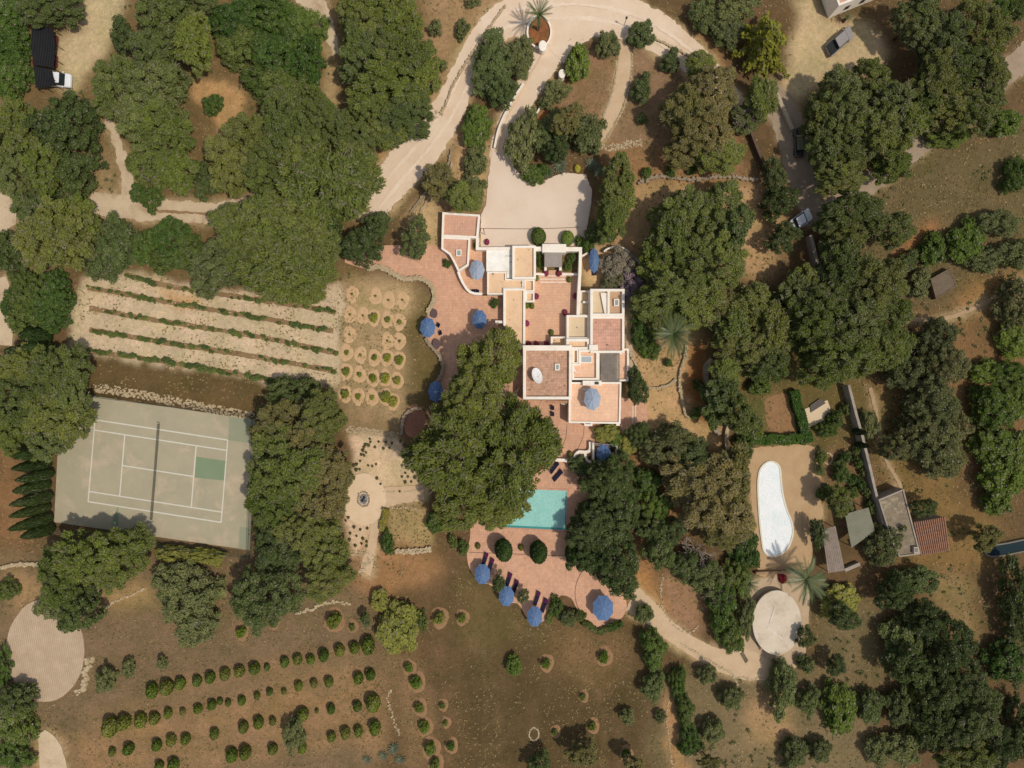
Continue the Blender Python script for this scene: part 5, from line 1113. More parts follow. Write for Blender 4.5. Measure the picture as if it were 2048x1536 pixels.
def shell_mesh(name, seed, n, prof, leaf, aspect=1.0, jit=0.35, thick=0.12):
    """leaf tufts over a turned profile (radius by height): clipped balls, cones, cypresses"""
    r = np.random.default_rng(seed); zs = np.array([p[0] for p in prof]); rs = np.array([p[1] for p in prof])
    z = r.uniform(zs[0], zs[-1], n*3); rad = np.interp(z, zs, rs); keep = r.random(n*3) < rad/rs.max()+0.08; z, rad = z[keep][:n], rad[keep][:n]
    k = len(z); a = r.uniform(0, 6.283, k); q = rad*(1-thick*r.random(k)**2+0.04*r.normal(0, 1, k)); dz = np.gradient(np.interp(np.linspace(zs[0], zs[-1], 50), zs, rs), (zs[-1]-zs[0])/49); sl = np.interp(z, np.linspace(zs[0], zs[-1], 50), dz)
    P = np.stack([q*np.cos(a), q*np.sin(a), z], 1); N = np.stack([np.cos(a), np.sin(a), -np.clip(sl, -3, 3)], 1)+r.normal(0, jit, (k, 3))
    v, t = leaf_quads(P, N, leaf, aspect, r); return np_mesh(name, v, np.arange(len(v)).reshape(-1, 4), M_LEAF, ("tint", 'POINT', t))
PROTO = {}
def proto(key, fn):
    if key not in PROTO: o = fn(); COL.objects.unlink(o); PROTO[key] = o.data; bpy.data.objects.remove(o)
    return PROTO[key]
def crown_set(sp, i, big):
    """shared meshes: kind, variant, size class"""
    kk = (sp, i, big); s = hash((len(sp)*7+ord(sp[0])*13+i*31+big*101)) % 9999
    if sp == 'pine':  a = dict(nl=(24,44,74)[big], lr=(0.25,0.19,0.15)[big], per=(120,200,270)[big], leaf=(0.062,0.037,0.0225)[big], aspect=1.7, rag=0.30, jit=0.8, open_=0.28, fill=0.07, needle=True, dome=1.25)
    elif sp == 'broad': a = dict(nl=(22,46,90)[big], lr=(0.27,0.2,0.145)[big], per=(75,125,150)[big], leaf=(0.075,0.045,0.029)[big], aspect=0.95, rag=0.26, jit=0.6, open_=0.14, dome=1.2, fill=0.12)
    elif sp == 'olive': a = dict(nl=(16,34,60)[big], lr=(0.3,0.22,0.17)[big], per=(90,130,150)[big], leaf=(0.062,0.04,0.028)[big], aspect=1.9, rag=0.3, jit=1.1, fill=0.22, open_=0.1)
    elif sp == 'fine': a = dict(nl=(16,34,70)[big], lr=(0.32,0.25,0.18)[big], per=(110,200,240)[big], leaf=(0.055,0.032,0.021)[big], aspect=2.4, rag=0.24, jit=1.0, fill=0.2, needle=True, open_=0.05)
    elif sp == 'citrus': a = dict(nl=(18,34,60)[big], lr=(0.32,0.24,0.17)[big], per=(90,110,130)[big], leaf=(0.088,0.058,0.036)[big], aspect=1.2, rag=0.16, jit=0.6)
    else: a = dict(nl=16, lr=0.3, per=60, leaf=0.09)
    return proto(kk, lambda: crown_mesh('crown', s, **a))
def trunk_mesh(i):
    def f():
        r = random.Random(50+i); mb = MB(); mb.tube([(0,0,-0.03),(r.uniform(-.03,.03),r.uniform(-.03,.03),0.35),(r.uniform(-.05,.05),r.uniform(-.05,.05),0.66)], [0.075,0.055,0.042], 8)
        for j in range(7):
            a = 6.283*j/7+r.uniform(-.3,.3); z0 = r.uniform(0.4,0.64); L = r.uniform(0.45,0.75)
            mb.tube([(0,0,z0),(L*.5*math.cos(a),L*.5*math.sin(a),z0+0.2),(L*math.cos(a),L*math.sin(a),z0+0.32+r.uniform(0,.1))], [0.035,0.022,0.008], 6)
        return mb.build('trunk', M_BARK, None, True)
    return proto(('trunk', i), f)
def add(name, data, parent, loc, scale, rz=0.0, color=None):
    o = bpy.data.objects.new(name, data); COL.objects.link(o); o.parent = parent; o.location = loc; o.scale = scale; o.rotation_euler = (0, 0, rz)
    if color is not None: o.color = (*color, 1)
    return o
G = lambda r, g, b_, f=1.22: lin(r, g, b_, f)
SPEC = {  # code: (object name, crown kind, height a + b*R, crown half-height factor, colours, adjectives, noun, group)
 'P': ('pine_tree','pine',4.2,0.70,0.62,[G(96,104,50),G(86,96,48),G(102,106,54),G(92,102,46),G(88,98,54)],'olive-green','pine','pine trees'),
 'Q': ('pine_tree','fine',4.0,0.65,0.60,[G(102,110,54),G(96,104,52)],'feathery green','pine','pine trees'),
 'B': ('pine_tree','pine',4.0,0.65,0.62,[G(108,102,60),G(112,104,64),G(106,100,60)],'brownish green','tree','brownish trees'),
 'D': ('carob_tree','broad',2.8,0.62,0.70,[G(70,82,44),G(66,78,42),G(76,86,50)],'dark green','broad tree','dark broad trees'),
 'K': ('fruit_tree','broad',2.4,0.60,0.70,[G(88,88,56),G(80,84,52)],'dull olive','broad tree','dull olive broad trees'),
 'O': ('olive_tree','olive',1.6,0.60,0.80,[G(102,106,68),G(94,100,62),G(90,100,60)],'grey-green','olive tree','olive trees'),
 'S': ('evergreen_shrub','broad',1.2,0.55,0.75,[G(74,92,40),G(66,86,38),G(80,92,44)],'deep green','shrub','dense evergreen shrubs'),
 'L': ('citrus_tree','citrus',1.2,0.60,0.85,[G(82,98,42),G(88,104,44)],'bright green','citrus tree','citrus trees'),
 'Y': ('yellow_shrub','citrus',1.2,0.50,0.85,[G(122,122,60),G(116,116,58)],'yellow-green','shrub','yellowish shrubs'),
}
SHADE = {'dark': 0.62, 'deep': 0.8}
def plant(code, px, py, rx, ry, noun=None, adj=None, tint=None, hmul=1.0, color=None, group=None):
    nm, kind, ha, hb_, rzf, cols, ad, nn, grp = SPEC[code]; R_ = rx/S; Rm_ = (rx+ry/K)/2/S
    h = (ha+hb_*Rm_*1.0)*hmul*(random.uniform(0.82,1.22) if rx > 24 else 1.0); h = min(h, ha*min(1.0, 0.35+Rm_/3.0)+hb_*Rm_)*1.0 if Rm_ < 2 else h
    rz = min(rzf*Rm_, h*0.55); zc = h-rz; x, y = W(px, py, zc+0.35*rz); f = 1-(zc+0.3*rz)/H
    root = empty(nm, (x, y, 0)); root["category"] = {'P':'tree','Q':'tree','B':'tree','D':'tree','K':'tree','O':'tree','L':'tree'}.get(code, 'shrub'); root["group"] = group or grp
    big = 2 if rx > 46 else (1 if rx > 17 else 0); i = random.randrange(5)
    c = color or cols[random.randrange(len(cols))]
    if tint: c = tuple(q*tint for q in c)
    add('trunk', trunk_mesh(random.randrange(3)), root, (0,0,0), (Rm_*0.9, Rm_*0.9*1.2, max(zc, 0.4)), random.uniform(0,6.28))
    rz_ = random.uniform(0, 6.283) if abs(rx-ry) < 0.14*rx else random.choice((0, math.pi)); cr = add('crown', crown_set(kind, i, big), root, (0,0,zc), (R_*f*0.95, ry/S*f*0.95, rz*1.1), rz_, c)
    if code == 'S' or code == 'Y':
        pass
    size = 'huge' if rx > 68 else 'large' if rx > 46 else 'mid-sized' if rx > 24 else 'small' if rx > 11 else 'tiny'
    VEG.append((root, f"{size} {adj or ad}", noun or nn, px, py, rx)); return root
TREES = """
S 16 30 45 45|S 20 98 45 50|S 22 158 42 44|P 105 14 62 42|P 30 262 52 72|D 132 262 72 76|P 28 335 50 52|D 150 352 44 38|P 92 330 40 50|O 88 395 40 26
D 247 74 29 35|P 236 168 56 62|P 318 178 66 66|P 288 232 66 60|P 326 268 62 60|S 300 335 44 44|P 352 340 46 42|D 398 342 24 26|S 302 396 26 26|S 275 384 18 20
P 330 48 70 62|P 386 84 42 54|P 352 8 70 44|P 296 96 40 46
S 470 40 56 52|S 540 28 60 52|S 600 58 48 60|S 484 100 52 50|S 552 112 62 56|S 612 128 40 56|S 560 172 66 42|S 614 168 28 34|S 522 164 44 34
S 425 208 20 25|P 514 276 58 60|P 572 248 66 58|P 600 312 60 58|P 458 330 60 52|P 532 340 60 52|O 416 365 30 30|P 640 240 50 46
Q 650 372 96 104|Q 590 440 70 60|P 700 270 50 44|Q 700 330 50 60
P 722 30 58 54|P 792 40 64 62|P 742 112 64 62|P 812 112 62 64|P 772 172 78 58|P 850 148 36 48|P 822 204 50 42|P 802 246 62 44|P 714 80 36 44|P 748 206 54 48|Q 770 262 50 36
Q 560 538 96 68|Q 630 500 52 56|P 522 450 76 62|Q 472 454 54 52|O 438 532 70 56|Q 590 490 84 84|Q 504 506 54 54|Q 610 570 50 40|D 662 470 28 50
P 112 470 70 82|P 70 430 44 44|P 160 440 40 50|D 18 510 34 40|O 190 486 38 58|O 232 492 44 60|O 196 540 30 24|S 292 492 32 42|S 342 484 50 48|S 380 500 38 36|S 330 520 40 24
S 60 580 50 46|S 112 580 34 42|S 98 632 50 36|S 48 640 42 34|S 84 604 50 40|S 30 606 26 36
P 58 732 60 52|P 118 742 54 62|P 40 802 60 62|P 112 830 62 70|P 30 862 50 52|P 76 790 56 60|P 92 886 44 40|P 140 790 38 50
D 584 786 52 42|B 556 858 64 60|P 640 838 56 52|P 578 930 80 72|B 643 930 52 62|P 556 1010 60 62|B 634 1010 58 56|D 556 1090 60 56|P 648 1100 56 52|P 652 1160 50 42|D 530 1192 66 76|P 600 1060 50 50|B 600 890 50 50|P 530 970 40 60|B 688 950 20 30
P 182 1112 70 60|P 132 1152 60 60|P 222 1130 60 52|D 160 1222 42 52|O 112 1202 40 46|Q 260 1090 40 40|O 372 1190 68 72|O 390 1258 40 40|S 14 1180 25 22|S 28 1440 44 62|S 26 1508 40 36|Y 345 1108 40 17|Y 402 1112 48 18|D 30 1400 36 40|S 0 1340 22 40
O 985 130 50 62|O 1040 112 32 42|L 953 254 34 47|O 950 322 26 32|B 878 362 38 34|O 942 384 30 40|Q 925 394 34 32|O 925 55 14 21|O 871 55 13 19|O 886 130 11 14|O 945 4 15 10|O 1000 180 36 34
O 1215 88 22 31|O 1281 68 26 32|L 1155 125 28 39|O 1284 178 22 29|O 1342 122 22 22|O 1284 236 11 13|Q 1401 128 30 34|B 1426 178 58 46|B 1375 228 60 54|B 1418 254 58 54|B 1388 292 60 42|Q 1440 310 50 42|S 1293 346 11 14|S 1341 345 10 13|S 1384 340 10 12|O 1406 26 30 36|O 1470 14 46 32|O 1452 60 36 36|Q 1528 192 30 46|O 1492 238 32 34|O 1112 180 24 26|O 1095 205 16 16
O 1045 280 34 60|O 1096 268 34 44|B 1134 241 30 34|O 1178 266 32 46|D 1116 296 26 30|S 1066 350 25 21|P 1236 360 38 46|S 1088 340 14 14
Q 1238 395 33 52|P 1222 442 34 40|O 1195 462 24 24|D 1194 470 20 20
P 1340 470 44 74|P 1375 430 60 62|P 1426 430 60 70|P 1464 456 38 60|P 1376 522 64 60|P 1440 522 58 60|P 1336 590 72 46|Q 1402 600 70 55|B 1442 610 50 52|P 1312 622 48 44|P 1466 654 46 48|P 1312 540 36 40|P 1420 480 50 50
P 1500 608 46 44|P 1492 690 60 50|P 1520 722 48 36|S 1284 668 28 32|S 1300 700 22 22|S 1337 726 9 10|D 1275 776 24 36|D 1276 868 24 30|Y 1216 866 30 22|Y 1254 890 22 30|L 1232 880 16 20
P 1617 560 36 36|P 1680 546 64 60|P 1757 560 58 60|P 1630 634 64 60|P 1706 647 70 60|P 1769 634 50 60|P 1668 712 78 60|P 1744 698 58 58|P 1541 660 42 60|P 1540 722 44 42|P 1782 458 48 42|P 1706 420 60 42|P 1693 472 50 42|P 1664 440 30 30|D 1560 402 42 34|D 1560 486 30 22|D 1577 464 30 18|Q 1790 700 36 50|D 1550 350 26 30|P 1590 600 40 50|P 1735 600 60 50|P 1650 590 50 40
L 1866 498 29 37|L 1935 484 41 48|O 1815 522 26 20|O 1838 568 26 30|O 1998 444 48 26|O 1972 520 40 25|O 2036 506 40 30|S 2032 350 28 44|K 2030 610 42 54|L 2030 682 40 36|L 1972 744 34 26|L 2022 750 50 32
K 1870 686 50 50|K 1884 726 55 50|K 1808 742 40 42|K 1842 850 56 56|K 1862 806 66 54|K 1872 888 62 58|K 1796 896 32 36|K 1885 926 44 36|K 1905 850 34 50
L 1985 818 48 50|L 2032 800 32 50|L 1992 896 50 52|L 2036 904 30 50|L 2004 960 46 46|L 1994 1002 32 32|B 1974 1074 30 25
P 1680 204 58 60|P 1744 178 52 56|P 1782 218 58 58|P 1680 268 64 58|P 1744 256 60 58|P 1805 254 46 50|P 1693 320 50 44|P 1782 330 46 34|P 1680 358 56 32|P 1644 230 34 50|P 1650 300 34 40
P 1834 38 50 52|P 1884 78 58 52|P 1960 64 60 62|P 1910 142 70 60|P 1972 152 48 60|P 1872 154 58 50|P 1910 218 64 50|P 1958 218 48 50|L 1896 270 48 28|L 2008 242 38 30|S 2036 10 28 30|S 1998 20 28 30|P 1850 210 40 40
D 1220 962 54 60|D 1216 1042 66 62|D 1232 1122 60 68|D 1180 1060 48 50|D 1176 1110 44 44|D 1250 1010 34 60|K 1340 892 60 50|D 1384 922 54 48|B 1404 962 84 66|B 1432 1010 74 72|B 1470 950 40 60|S 1310 1012 38 40|S 1296 962 30 30|S 1490 1096 34 52|O 1398 1150 40 34|S 1478 1150 30 38|D 1370 1130 30 34|O 1430 1165 36 40|O 1492 1236 18 40|D 1340 1060 30 34|S 1444 1202 32 56|S 1462 1272 30 40|D 1320 1100 36 44|B 1452 1066 50 40|D 1300 1060 30 34|O 1156 930 20 22
P 1440 802 44 50|P 1482 832 46 40|Q 1452 742 32 36|S 1490 890 22 24|S 1393 826 14 14|S 1396 770 11 14|S 1438 780 30 30|L 1520 772 26 20
S 1655 858 24 20|S 1672 836 16 20|S 1642 914 13 18|S 1690 915 14 15|S 1683 946 20 22|S 1703 960 12 14|S 1716 925 11 15|S 1713 902 9 11|S 1726 944 8 11|S 1721 968 12 15|S 1733 984 10 13|S 1706 984 12 13|S 1650 984 17 20|P 1680 1002 26 30|S 1741 1014 10 18|S 1690 818 10 15|K 1767 1086 46 42|D 1848 1016 27 22|D 1635 1066 15 34|O 1738 850 18 34|O 1640 940 12 14
O 1836 1162 44 34|D 1790 1186 40 40|Y 1680 1206 46 38|D 1690 1236 36 26|D 1612 1274 18 26|D 2034 1186 34 60|D 2036 1250 28 40
O 1566 1374 28 58|O 1614 1330 17 20|O 1617 1402 23 27|L 1678 1414 36 56|O 1741 1414 24 40|D 1673 1332 18 26|O 1802 1414 26 46|Y 1832 1420 24 56|O 1808 1274 40 56|D 1816 1330 44 50|D 1896 1290 54 64|D 1934 1362 50 52|D 1884 1376 56 50|P 1960 1426 54 50|D 1909 1452 56 50|P 1934 1508 60 46|O 1808 1498 38 38|O 1589 1508 28 34|O 1642 1502 20 28|O 1757 1502 28 34|S 2010 1324 46 44|O 2030 1330 34 40|D 2038 1464 36 66|D 1860 1440 40 50|D 1990 1500 50 44|D 1850 1240 36 40
S 1307 1298 28 44|O 1287 1228 18 22|O 1307 1372 24 30|S 1355 1362 18 36|S 1370 1420 20 36|S 1380 1482 24 36|O 1464 1396 22 28|O 1426 1464 22 30|O 1416 1348 18 24|B 1168 1508 30 30|D 1078 1530 26 26|O 1254 1434 15 19|O 1322 1434 12 13|B 1268 1530 22 20|B 1420 1530 26 16
Y 797 1256 44 58|Y 760 1204 20 25|S 843 1242 12 22|D 731 1238 10 18|O 586 1470 21 40|O 211 1360 19 30|O 256 1337 14 20|O 323 1326 10 16|S 775 1088 15 28|S 868 1046 18 24|S 906 1082 9 18|S 926 1096 10 20|D 998 1165 14 22|D 1046 1192 12 18|O 1138 1236 18 20|L 1028 1332 16 24|S 1112 1216 14 22|S 1160 1232 12 14|S 1230 1250 16 10
D 830 478 32 42|D 726 490 50 42|D 752 448 26 32|O 1058 508 0 0|S 893 527 8 11|S 989 606 9 12|S 1078 510 8 14|S 1081 527 7 11|S 1143 516 9 14|S 1136 533 9 10|S 1176 490 14 20|L 1160 482 10 12
"""
for row in TREES.strip().split("\n"):
    for t in row.split("|"):
        c, *q = t.split(); q = list(map(float, q))
        if q[2] > 2:
            tn = 0.82 if q[0] > 1480 and c in 'PDSL' else None  # plants on the right tinted darker: backlit dimness put into the leaf colour
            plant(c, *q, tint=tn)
# the great umbrella pines west of the villa
for (x, y, rx, ry, a) in ((974,735,68,82,'upper'),(905,905,92,104,'left'),(1022,908,88,118,'right'),(948,1000,80,62,'lower'),(940,810,60,60,'inner'),(1006,1016,46,46,'poolside')):
    o = plant('P', x, y, rx, ry, hmul=1.05, color=G(98,104,48), group='great pines beside the villa')
    VEG.pop(); o["label"] = f"{a} crown of the great olive-green pine group between villa and pool"
# clipped balls, cones, cypresses
def ball(px, py, rx, ry, h, label=None, color=G(84,104,44), flat_=1.0, name='clipped_bush', noun='clipped round bush', prof=None, key='ball', n=2600):
    prof = prof or [(-1.0,0.35),(-0.8,0.65),(-0.4,0.93),(0,1.0),(0.4,0.93),(0.7,0.72),(0.9,0.44),(1.0,0.12)]
    me = proto((key, random.randrange(2)), lambda: shell_mesh('foliage', random.randrange(999), n, prof, 0.085, 1.0))
    zc = h/2; x, y = W(px, py, zc); r = empty(name, (x, y, 0)); r["category"] = 'bush'; r["group"] = noun+'s'
    add('foliage', me, r, (0,0,zc), (rx/S, ry/S, h/2), random.uniform(-0.2,0.2), color)
    add('trunk', trunk_mesh(0), r, (0,0,0), (0.8,0.8,h*0.5))
    if label: r["label"] = label
    else: VEG.append((r, 'neat', noun, px, py, rx))
    return r
ball(1077,473,14.5,17.5,2.4,'large clipped dark ball bush left of the entrance gate', G(80,94,40)); ball(1135,477,12.5,15,2.0,'light green ball bush right of the entrance gate', G(104,122,52))
ov = [(-1,0.25),(-0.85,0.55),(-0.5,0.9),(-0.15,1.0),(0.2,0.92),(0.55,0.68),(0.85,0.34),(1.0,0.08)]
for x, y, lab in ((1007,1098,'left'),(1077,1102,'middle'),(1148,1106,'right')):
    ball(x, y+3, 17, 22, 5.2, f'tall egg-shaped dark topiary below the pool, {lab} of three', G(58,76,36), name='topiary_tree', noun='egg-shaped topiary', prof=ov, key='egg', n=3600)
for x, y, lab in ((1073,556,'left of the courtyard steps'),(1139,559,'right of the courtyard steps'),(1064,612,'bright green, beside the courtyard west wall'),(1054,611,'dark, in the corner by the long tan roof'),(1103,665,'at the lower corner of the courtyard')):
    r = ball(x, y, 4.6, 6, 1.1, f'small potted ball plant {lab}', G(92,108,44), name='potted_plant'); r["category"] = 'potted plant'; r["group"] = 'potted plants of the courtyard'
    MB().lathe([(0.22,0.05),(0.32,0.5),(0.34,0.52)], 14, 1, K).build('pot', M_POT, r)
for x, y, lab in ((974,484,'on the gravel beside the garage'),(1073,593,'at the upper west wall of the courtyard'),(1151,592,'at the east wall of the courtyard'),(1130,625,'at the corner of the cream roof'),(1054,647,'at the lower west wall of the courtyard'),(1092,547,'left of the courtyard steps'),(1117,547,'right of the courtyard steps'),(1057,688,'first in the shaded row'),(1073,688,'middle of the shaded row'),(1093,688,'last in the shaded row')):
    r = ball(x, y, 4.8, 6, 0.95, f'pot of magenta flowers {lab}', lin(150,52,92,1.0), name='flower_pot', key='ball'); r["category"] = 'flower pot'; r["group"] = 'magenta flower pots'
    MB().lathe([(0.2,0.05),(0.3,0.42),(0.32,0.44)], 14, 1, K).build('pot', M_POT, r)
for x, y, lab in ((1089.5,908,'yellowish plant in a pot above the zigzag white wall'),(951,499-8,'dark plant tucked in the patio corner'),(956,1092,'round dark plant in a pot on the left of the pool terrace'),(1042,1095,'small dark plant between two topiaries'),(952,491,'shrub')):
    if lab == 'shrub': continue
    r = ball(x if x != 1089.5 else 1140, y, 5, 6.5, 0.9, lab, G(96,98,44), name='potted_plant'); r["category"] = 'potted plant'
    MB().lathe([(0.2,0.05),(0.3,0.42),(0.32,0.44)], 14, 1, K).build('pot', M_POT, r)
# cypresses leaning out of the left edge
cyp = [(0,0.55),(0.1,0.9),(0.25,1.0),(0.5,0.92),(0.75,0.68),(0.92,0.36),(1.0,0.1)]
for i, (x, y) in enumerate(((106,902),(101,925),(106,946),(100,967),(104,990),(99,1012),(104,1034),(108,1054))):
    me = proto(('cyp', i % 2), lambda: shell_mesh('foliage', 70+i, 3000, cyp, 0.05, 1.6, 0.6)); hh = 10.5+random.uniform(-2.5,1.5)
    r = empty('cypress_tree', (*W(x, y), 0), f'dark cypress beside the tennis court fence, {ordinal(i+1)} from top', 'tree', 'cypress row along the tennis court')
    o = add('foliage', me, r, (0,0,0.3), (0.95,1.1,hh), i*1.0, G(60,76,38)); o.data = me
    add('trunk', trunk_mesh(1), r, (0,0,0), (0.8,0.8,hh*0.6))
for i, (x, y) in enumerate(((66,676),(74,700),(40,706))):
    me = proto(('cyp', i % 2), lambda: shell_mesh('foliage', 70+i, 3000, cyp, 0.05, 1.6, 0.6)); r = empty('cypress_tree', (*W(x+34, y), 0), f'dark cypress left of the vineyard corner, {ordinal(i+1)} of three', 'tree', 'cypresses left of the vineyard')
    add('foliage', me, r, (0,0,0.3), (1.3,1.4,7.5), i, G(62,80,40)); add('trunk', trunk_mesh(1), r, (0,0,0), (0.8,0.8,5))
for i, (x, y) in enumerate(((1706,862),(1712,888))):
    me = proto(('cyp', i % 2), lambda: None); r = empty('cypress_tree', (*W(x, y), 0), f'thin dark cypress against the long boundary wall, {("upper","lower")[i]} of two', 'tree')
    add('foliage', me, r, (0,0,0.2), (0.5,0.6,4.5), i, G(50,68,36)); add('trunk', trunk_mesh(1), r, (0,0,0), (0.5,0.5,3))
# yellow conifer with drooping fingers
def conifer():
    r = np.random.default_rng(3); P, N = [], []
    for k in range(70):
        a = r.uniform(0,6.28); z0 = r.uniform(0,1); L = (1-z0*0.75)*r.uniform(0.75,1.05); t = np.linspace(0.15,1,34); 
        x = L*t*np.cos(a+0.3*t*r.normal()); y = L*t*np.sin(a+0.3*t*r.normal()); z = z0*1.0+0.12*np.sin(t*3)-0.25*t*t*(1-z0)
        p = np.repeat(np.stack([x,y,z],1), 4, 0)+r.normal(0,0.035,(136,3)); P.append(p); N.append(r.normal(0,0.6,(136,3))+np.array([0,0,1]))
    v, t = leaf_quads(np.concatenate(P), np.concatenate(N), 0.045, 1.3, r); return np_mesh('crown', v, np.arange(len(v)).reshape(-1,4), M_LEAF, ("tint",'POINT',t))
r = empty('conifer_tree', (*W(1524,90,3), 0), 'large yellow-green conifer with drooping fingers beside the dirt yard', 'tree'); add('crown', proto('conif', conifer), r, (0,0,2.0), (5.2,6.4,5.5), 0.3, G(120,118,48)); add('trunk', trunk_mesh(2), r, (0,0,0), (2.5,2.5,6))
# purple flowering climber and bare grey trees
def twigs(seed, n, spread):
    rr_ = random.Random(seed); mb = MB()
    def grow(p, d, L, w, lev):
        q = p+d*L; mid = p+d*L*0.5+Vector((rr_.gauss(0,.05),rr_.gauss(0,.05),rr_.gauss(0,.03)))*L; mb.tube([p,mid,q], [w*1.25+.004,w+.004,w*.8+.003], 4 if lev > 1 else 6, False)
        if lev >= 4: return
        for _ in range(3 if lev < 3 else 3):
            e = (d+Vector((rr_.gauss(0,spread),rr_.gauss(0,spread),rr_.gauss(0.05,spread*0.6)))).normalized(); grow(q, e, L*rr_.uniform(0.6,0.85), w*0.6, lev+1)
    for i in range(n):
        a = 6.28*i/n+rr_.uniform(-.3,.3); grow(Vector((0,0,0.1)), Vector((math.cos(a)*0.8,math.sin(a)*0.8,0.75)).normalized(), 0.36, 0.025, 1)
    return mb.build('branches', M_BARKG)
def bare(px, py, rx, ry, h, label, color=None):
    r = empty('bare_tree', (*W(px, py, h*0.7), 0), label, 'tree', 'leafless grey trees'); add('branches', proto(('twig', len(label) % 2), lambda: twigs(len(label), 7, 0.5)), r, (0,0,0.3), (rx/S*0.85, ry/S*0.85, h), random.uniform(0,6))
    add('trunk', trunk_mesh(1), r, (0,0,0), (1.0,1.0,h*0.5)); return r
bare(1396,1106,60,48,4.0,'leafless grey tree with spreading twigs below the brownish trees'); bare(1440,1196,32,50,4.2,'pale leafless tree right of the bare red bed')
bare(1490,236,34,34,4,'leafless twiggy tree beside the shaded lane'); bare(1460,60,30,34,3.6,'grey twiggy tree beside the yellow conifer'); bare(300,352,36,22,4.5,'dead grey branches above the dusty farm track')
for i, (x, y, rx, ry) in enumerate(((1238,528,38,36),(1262,570,28,34),(1225,560,24,26))):
    r = plant('O', x, y, rx, ry, color=(lin(128,120,106,1.0), lin(158,138,150,1.0), lin(118,116,88,1.0))[i]); VEG.pop(); r["group"] = 'purple flowering climber'
    r["label"] = ('grey-purple flowering climber, large upper clump beside the curved garden wall','violet flowering climber clump at the corner of the villa east wing','brownish climber clump next to the narrow blue parasol')[i]
bare(1236,532,36,40,3.0,'bare twigs of the climber over the curved garden wall')
# palms
def frond(L=1.0, droop=0.55, leaf=0.20, n=26, wid=0.012):
    mb = MB(); pts = []
    for i in range(11): t = i/10; pts.append(Vector((L*t*(1-0.16*t*droop), 0, 0.42*t-droop*t*t)))
    mb.tube(pts, [wid*(1-0.8*i/10) for i in range(11)], 4)
    for i in range(1, n):
        t = i/n; p = Vector((L*t*(1-0.16*t*droop), 0, 0.42*t-droop*t*t)); l_ = leaf*math.sin(math.pi*min(1, 0.12+t*0.92))**0.6
        for s in (-1, 1):
            q = p+Vector((l_*0.75, s*l_*0.72, -0.03-0.05*l_)); w_ = 0.014
            mb.add([p+Vector((-w_,0,0)), p+Vector((w_,0,0)), q+Vector((0.004,0,0)), q-Vector((0.004,0,0))], [(0,1,2,3)])
    return mb.build('frond', M_PALM)
m, n, l, b = mat_new("palm_leaf"); oi = n.new("ShaderNodeObjectInfo"); l.new(mixc(n, l, ramp(n, l, oi.outputs["Random"], 0, 1), lin(78,92,50), lin(104,112,68)), b.inputs["Base Color"]); b.inputs["Roughness"].default_value = 0.45; M_PALM = m
def palm(px, py, h, Lf, label, nf=34, droop=0.55, leaf=0.2, up=(-0.15,1.1), key='palm'):
    x, y = W(px, py, h); r = empty('palm_tree', (x, y, 0), label, 'palm'); r.scale = (1, K, 1)
    MB().tube([(0,0,0),(0.05,0,h*0.4),(0,0,h*0.8),(0,0,h)], [0.32,0.24,0.24,0.3], 10).build('trunk', M_BARK, r)
    me = proto((key,), lambda: frond(1.0, droop, leaf)); rr_ = random.Random(int(px))
    for i in range(nf):
        if key == 'palm' and i % 4 == 3: continue
        o = bpy.data.objects.new('frond', me); COL.objects.link(o); o.parent = r; o.location = (0,0,h); u = rr_.uniform(*up); o.scale = (Lf*rr_.uniform(.85,1.1),)*3; o.rotation_euler = (rr_.uniform(-.3,.3), -u*0.8, i*2.399)
palm(1347,668,5.2,3.9,'feathery grey-green palm below the conifers east of the villa', 34, 0.6, 0.14, key='arch'); palm(1612,1158,4.4,4.1,'big arching palm beside the round cistern', 24, 0.6, 0.12, key='arch')
palm(1078,30,5.0,2.7,'spiky palm growing out of the oval white planter', 26, 0.25, 0.10, (0.0,1.2), 'spike'); palm(1498,1166,2.2,2.0,'small spiky palm between grey tree and cistern', 24, 0.25, 0.10, (0.0,1.2), 'spike')
palm(1318,1078,3.0,3.0,'dim palm in the shade of the brownish trees', 22); palm(1694,34,1.4,1.0,'little spiky palm under the white house wall', 20, 0.25, 0.10, (0,1.2), 'spike'); palm(1640,1068,3.2,1.8,'slim palm at the left end of the plank pergola', 18); palm(770,446,2.5,2.0,'dusty grey palm above the west terrace', 24, 0.25, 0.12, (0,1.2), 'spike')
